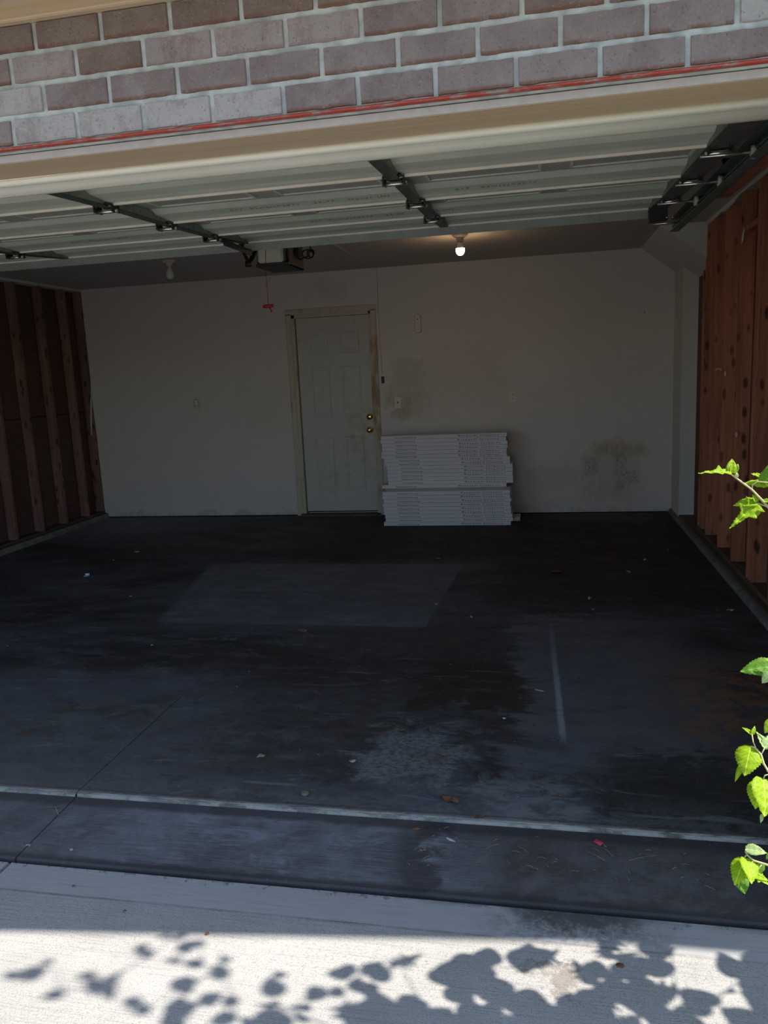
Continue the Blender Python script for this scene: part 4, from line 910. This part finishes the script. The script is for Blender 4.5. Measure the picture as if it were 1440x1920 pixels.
# upper branch leaves
VL('g', 1, (1372, 886), (1309, 884), 0, -.02, .55, (0, 1.1)); VL('g', 0, (1370, 887), (1373, 859), 0, .01, .75, (-.3, .8)); VL('g', 0, (1371, 886), (1385, 869), 0, .01, .9)
VL('g', 1, (1421, 943), (1367, 990), 0, -.02, .75, (.2, .9)); VL('g', 0, (1420, 943), (1374, 945), 0, 0, .68, (0, .8)); VL('g', 0, (1419, 944), (1415, 973), 0, 0, .85, (-.2, .8)); VL('g', 0, (1419, 942), (1412, 926), 0, 0, .9)
VL('g', 2, (1444, 905), (1400, 899), .03, 0, .45); VL('g', 1, (1450, 903), (1410, 886), .03, 0, .9, (0, .4)); VL('d', 0, (1436, 906), (1450, 868), .02, 0, 1.1); VL('g', 0, (1428, 941), (1455, 938), 0, 0, .5)
# middle right
VL('d', 0, (1452, 1249), (1389, 1257), .02, 0, .72, (0, .6)); VL('p', 0, (1446, 1262), (1428, 1281), 0, 0, .9, (0, 1)); VL('g', 0, (1448, 1244), (1434, 1233), 0, 0, .6)
# lower cluster
VL('g', 0, (1410, 1377), (1392, 1363), 0, 0, .5); VL('g', 0, (1410, 1377), (1416, 1361), 0, 0, .6)
VL('p', 0, (1434, 1402), (1421, 1370), 0, .01, .9, (.5, .3)); VL('p', 2, (1434, 1402), (1452, 1378), 0, .01, .9, (.5, .3))
VL('g', 2, (1408, 1398), (1396, 1450), 0, -.02, 1.05, (-.5, .5)); VL('g', 2, (1392, 1430), (1377, 1466), 0, 0, .35, (-.6, .3))
VL('g', 0, (1431, 1460), (1438, 1530), 0, -.02, 1.1, (.2, .5)); VL('g', 2, (1424, 1464), (1418, 1515), 0, -.01, .95, (-.3, .6)); VL('p', 0, (1428, 1527), (1427, 1543), 0, 0, .6); VL('g', 0, (1450, 1350), (1434, 1375), 0, 0, .9)
VL('p', 0, (1398, 1592), (1438, 1598), 0, 0, .75, (.1, .8))
VL('g', 0, (1398, 1609), (1412, 1655), 0, -.02, .95, (.3, .9)); VL('g', 2, (1396, 1609), (1379, 1655), 0, -.02, .85, (-.3, .9)); VL('d', 0, (1386, 1645), (1398, 1676), .02, .02, 1.2, (0, .2))
VL('g', 1, (1412, 1640), (1448, 1662), 0, 0, .8, (0, 1.1)); VL('g', 0, (1408, 1640), (1442, 1650), 0, 0, .6, (0, 1)); VL('d', 0, (1428, 1618), (1420, 1642), .03, .03, .8, (0, .2)); VL('d', 0, (1446, 1600), (1436, 1612), .02, .02, .9)
mbs = MB()
def stem(pts, r=.0016, dd=0): mbs.tube([A(x, y, dd)-SO for x, y in pts], r if isinstance(r, list) else r, 6)
stem([(1366, 886), (1380, 896), (1410, 918), (1440, 950), (1475, 990)], [.0012, .0016, .002, .0024, .003]); stem([(1410, 918), (1411, 909), (1420, 903), (1444, 905)], .0012); stem([(1420, 943), (1438, 950)], .0012)
mbs.lathe([(0, -.004), (.003, -.002), (.004, .002), (.002, .006), (0, .007)], A(1381, 893)-SO, 2, 8)
stem([(1410, 1377), (1412, 1390), (1417, 1402)], .0011); stem([(1408, 1399), (1416, 1402), (1427, 1415), (1432, 1432), (1441, 1447), (1475, 1470)], [.001, .0013, .0016, .0018, .002, .0026]); stem([(1434, 1401), (1428, 1414)], .0012); stem([(1418, 1424), (1426, 1427), (1432, 1434)], .001)
stem([(1431, 1461), (1434, 1454), (1446, 1450)], .0012); stem([(1398, 1592), (1398, 1598), (1404, 1606), (1414, 1614), (1440, 1622), (1475, 1628)], [.001, .0012, .0014, .0016, .0019, .0024]); stem([(1396, 1609), (1398, 1604), (1404, 1605)], .0011); stem([(1420, 1634), (1424, 1626), (1430, 1619)], .001); stem([(1405, 1622), (1409, 1617), (1414, 1614)], .001)
stem([(1452, 1249), (1480, 1240)], .0015)
# main stems off to the right, joining those branches, and leaves whose shade falls on the driveway
def branch(pts, r0, r1):
    q = [Vector(p)-SO for p in pts]; n = len(q); mbs.tube(q, [r0+(r1-r0)*k_/(n-1) for k_ in range(n)], 8)
hub = Vector((6.2, -6.72, .9))
branch([(6.35, -6.75, -.16), (6.3, -6.74, .4), hub], .022, .016)
for e_ in (A(1475, 990), A(1475, 1470), A(1475, 1628), A(1480, 1240)): branch([hub, hub.lerp(e_, .5)+Vector((0, 0, .06)), e_], .007, .0026)
rl = random.Random(21); cand = []
blobs = [(25, 1828, 9), (45, 1832, 8), (66, 1824, 13), (85, 1805, 7), (98, 1866, 11), (165, 1830, 12), (176, 1852, 12), (205, 1860, 14), (215, 1832, 13), (175, 1845, 8), (315, 1760, 9), (335, 1758, 8), (350, 1775, 12), (372, 1772, 7), (262, 1783, 10), (278, 1790, 8), (318, 1802, 11), (360, 1808, 11), (418, 1797, 10), (410, 1822, 13), (398, 1830, 10), (345, 1850, 14), (365, 1842, 9), (248, 1882, 10), (265, 1895, 9), (510, 1850, 15), (520, 1858, 12), (472, 1863, 10), (525, 1830, 9), (590, 1866, 14), (628, 1862, 10), (338, 1892, 15), (355, 1887, 10), (395, 1872, 12), (430, 1880, 9), (320, 1915, 14), (415, 1912, 14), (465, 1915, 10), (560, 1885, 9), (632, 1826, 15), (648, 1820, 12), (700, 1816, 16), (715, 1825, 16), (670, 1853, 14), (690, 1857, 12), (735, 1812, 10), (770, 1799, 18)]
for (x, y, r_) in blobs: cand.append((x, y, r_))
def dens(x, y):
    fx = np.interp(x, [480, 560, 640, 790, 840, 900, 1000, 1060, 1080, 1140, 1200, 1250, 1330, 1440], [1925, 1908, 1890, 1850, 1815, 1795, 1790, 1790, 1780, 1752, 1750, 1765, 1770, 1790])
    return y > fx
gaps = [(960, 1830, 40, 9), (1000, 1850, 45, 9), (1045, 1810, 30, 10), (1130, 1800, 50, 12), (1240, 1765, 35, 8), (1300, 1800, 60, 16), (1300, 1850, 50, 14), (1250, 1870, 25, 12), (900, 1885, 45, 9), (1080, 1860, 25, 10), (1410, 1770, 40, 12), (1390, 1880, 30, 10), (860, 1900, 20, 9), (1380, 1840, 20, 8), (1330, 1900, 40, 8), (820, 1870, 22, 12)]
while len(cand) < 262:
    x, y = rl.uniform(500, 1500), rl.uniform(1750, 2010)
    if not dens(x, y): continue
    if any(((x-a)/(c+12))**2+((y-b)/(d_+6))**2 < 1 for a, b, c, d_ in gaps): continue
    cand.append((x, y, rl.uniform(15, 25)))
tips = []
for (x, y, rr) in cand:
    g = hit(x, y, 2, -.04); t_ = 1.2
    while True:
        Pp = g+SUN*t_; u_, v_, z_ = proj(Pp)
        inframe = z_ > 0 and -60 < u_ < 1530 and -110 < v_ < 2060
        under = Pp.z > 2.35 and Pp.y > -6.40 and Pp.z < 2.8
        if Pp.z > .45 and not inframe and not under: break
        t_ += .05
        if t_ > 8: break
    if any((V_-Pp).cross(SUN).length < .05 and (Pp-V_).dot(SUN) > 0 for V_ in VIS): continue
    s_ = rr*2.3/FPX*(2.9 if x < 520 else 2.45)
    d_ = Vector((rl.uniform(-1, 1), rl.uniform(-1, 1), rl.uniform(-.4, .4))); d_ = (d_-SUN*d_.dot(SUN)*.7).normalized()
    nr = SUN+Vector((rl.uniform(-.35, .35),)*3)
    put_leaf(LM[rl.choice('ggd')][rl.choice((0, 0, 1, 2))], Pp-d_*s_*.5, Pp+d_*s_*.5, nr, rl.uniform(.9, 1.2)); tips.append(Pp-d_*s_*.5)
# twigs: link each leaf to the nearest already-placed node nearer to the hub
nodes = [hub]; tips.sort(key=lambda p: (p-hub).length)
for p in tips:
    q = min(nodes, key=lambda n_: (n_-p).length+.25*(n_-hub).length*0+(.0 if (n_-hub).length <= (p-hub).length else 9)); L_ = (q-p).length
    mid = q.lerp(p, .5)+Vector((0, 0, .04*L_)); mbs.tube([q-SO, mid-SO, p-SO], [.0022, .0017, .0012], 5, False); nodes.append(p)
mbs.build('stem', 'stem', sh)
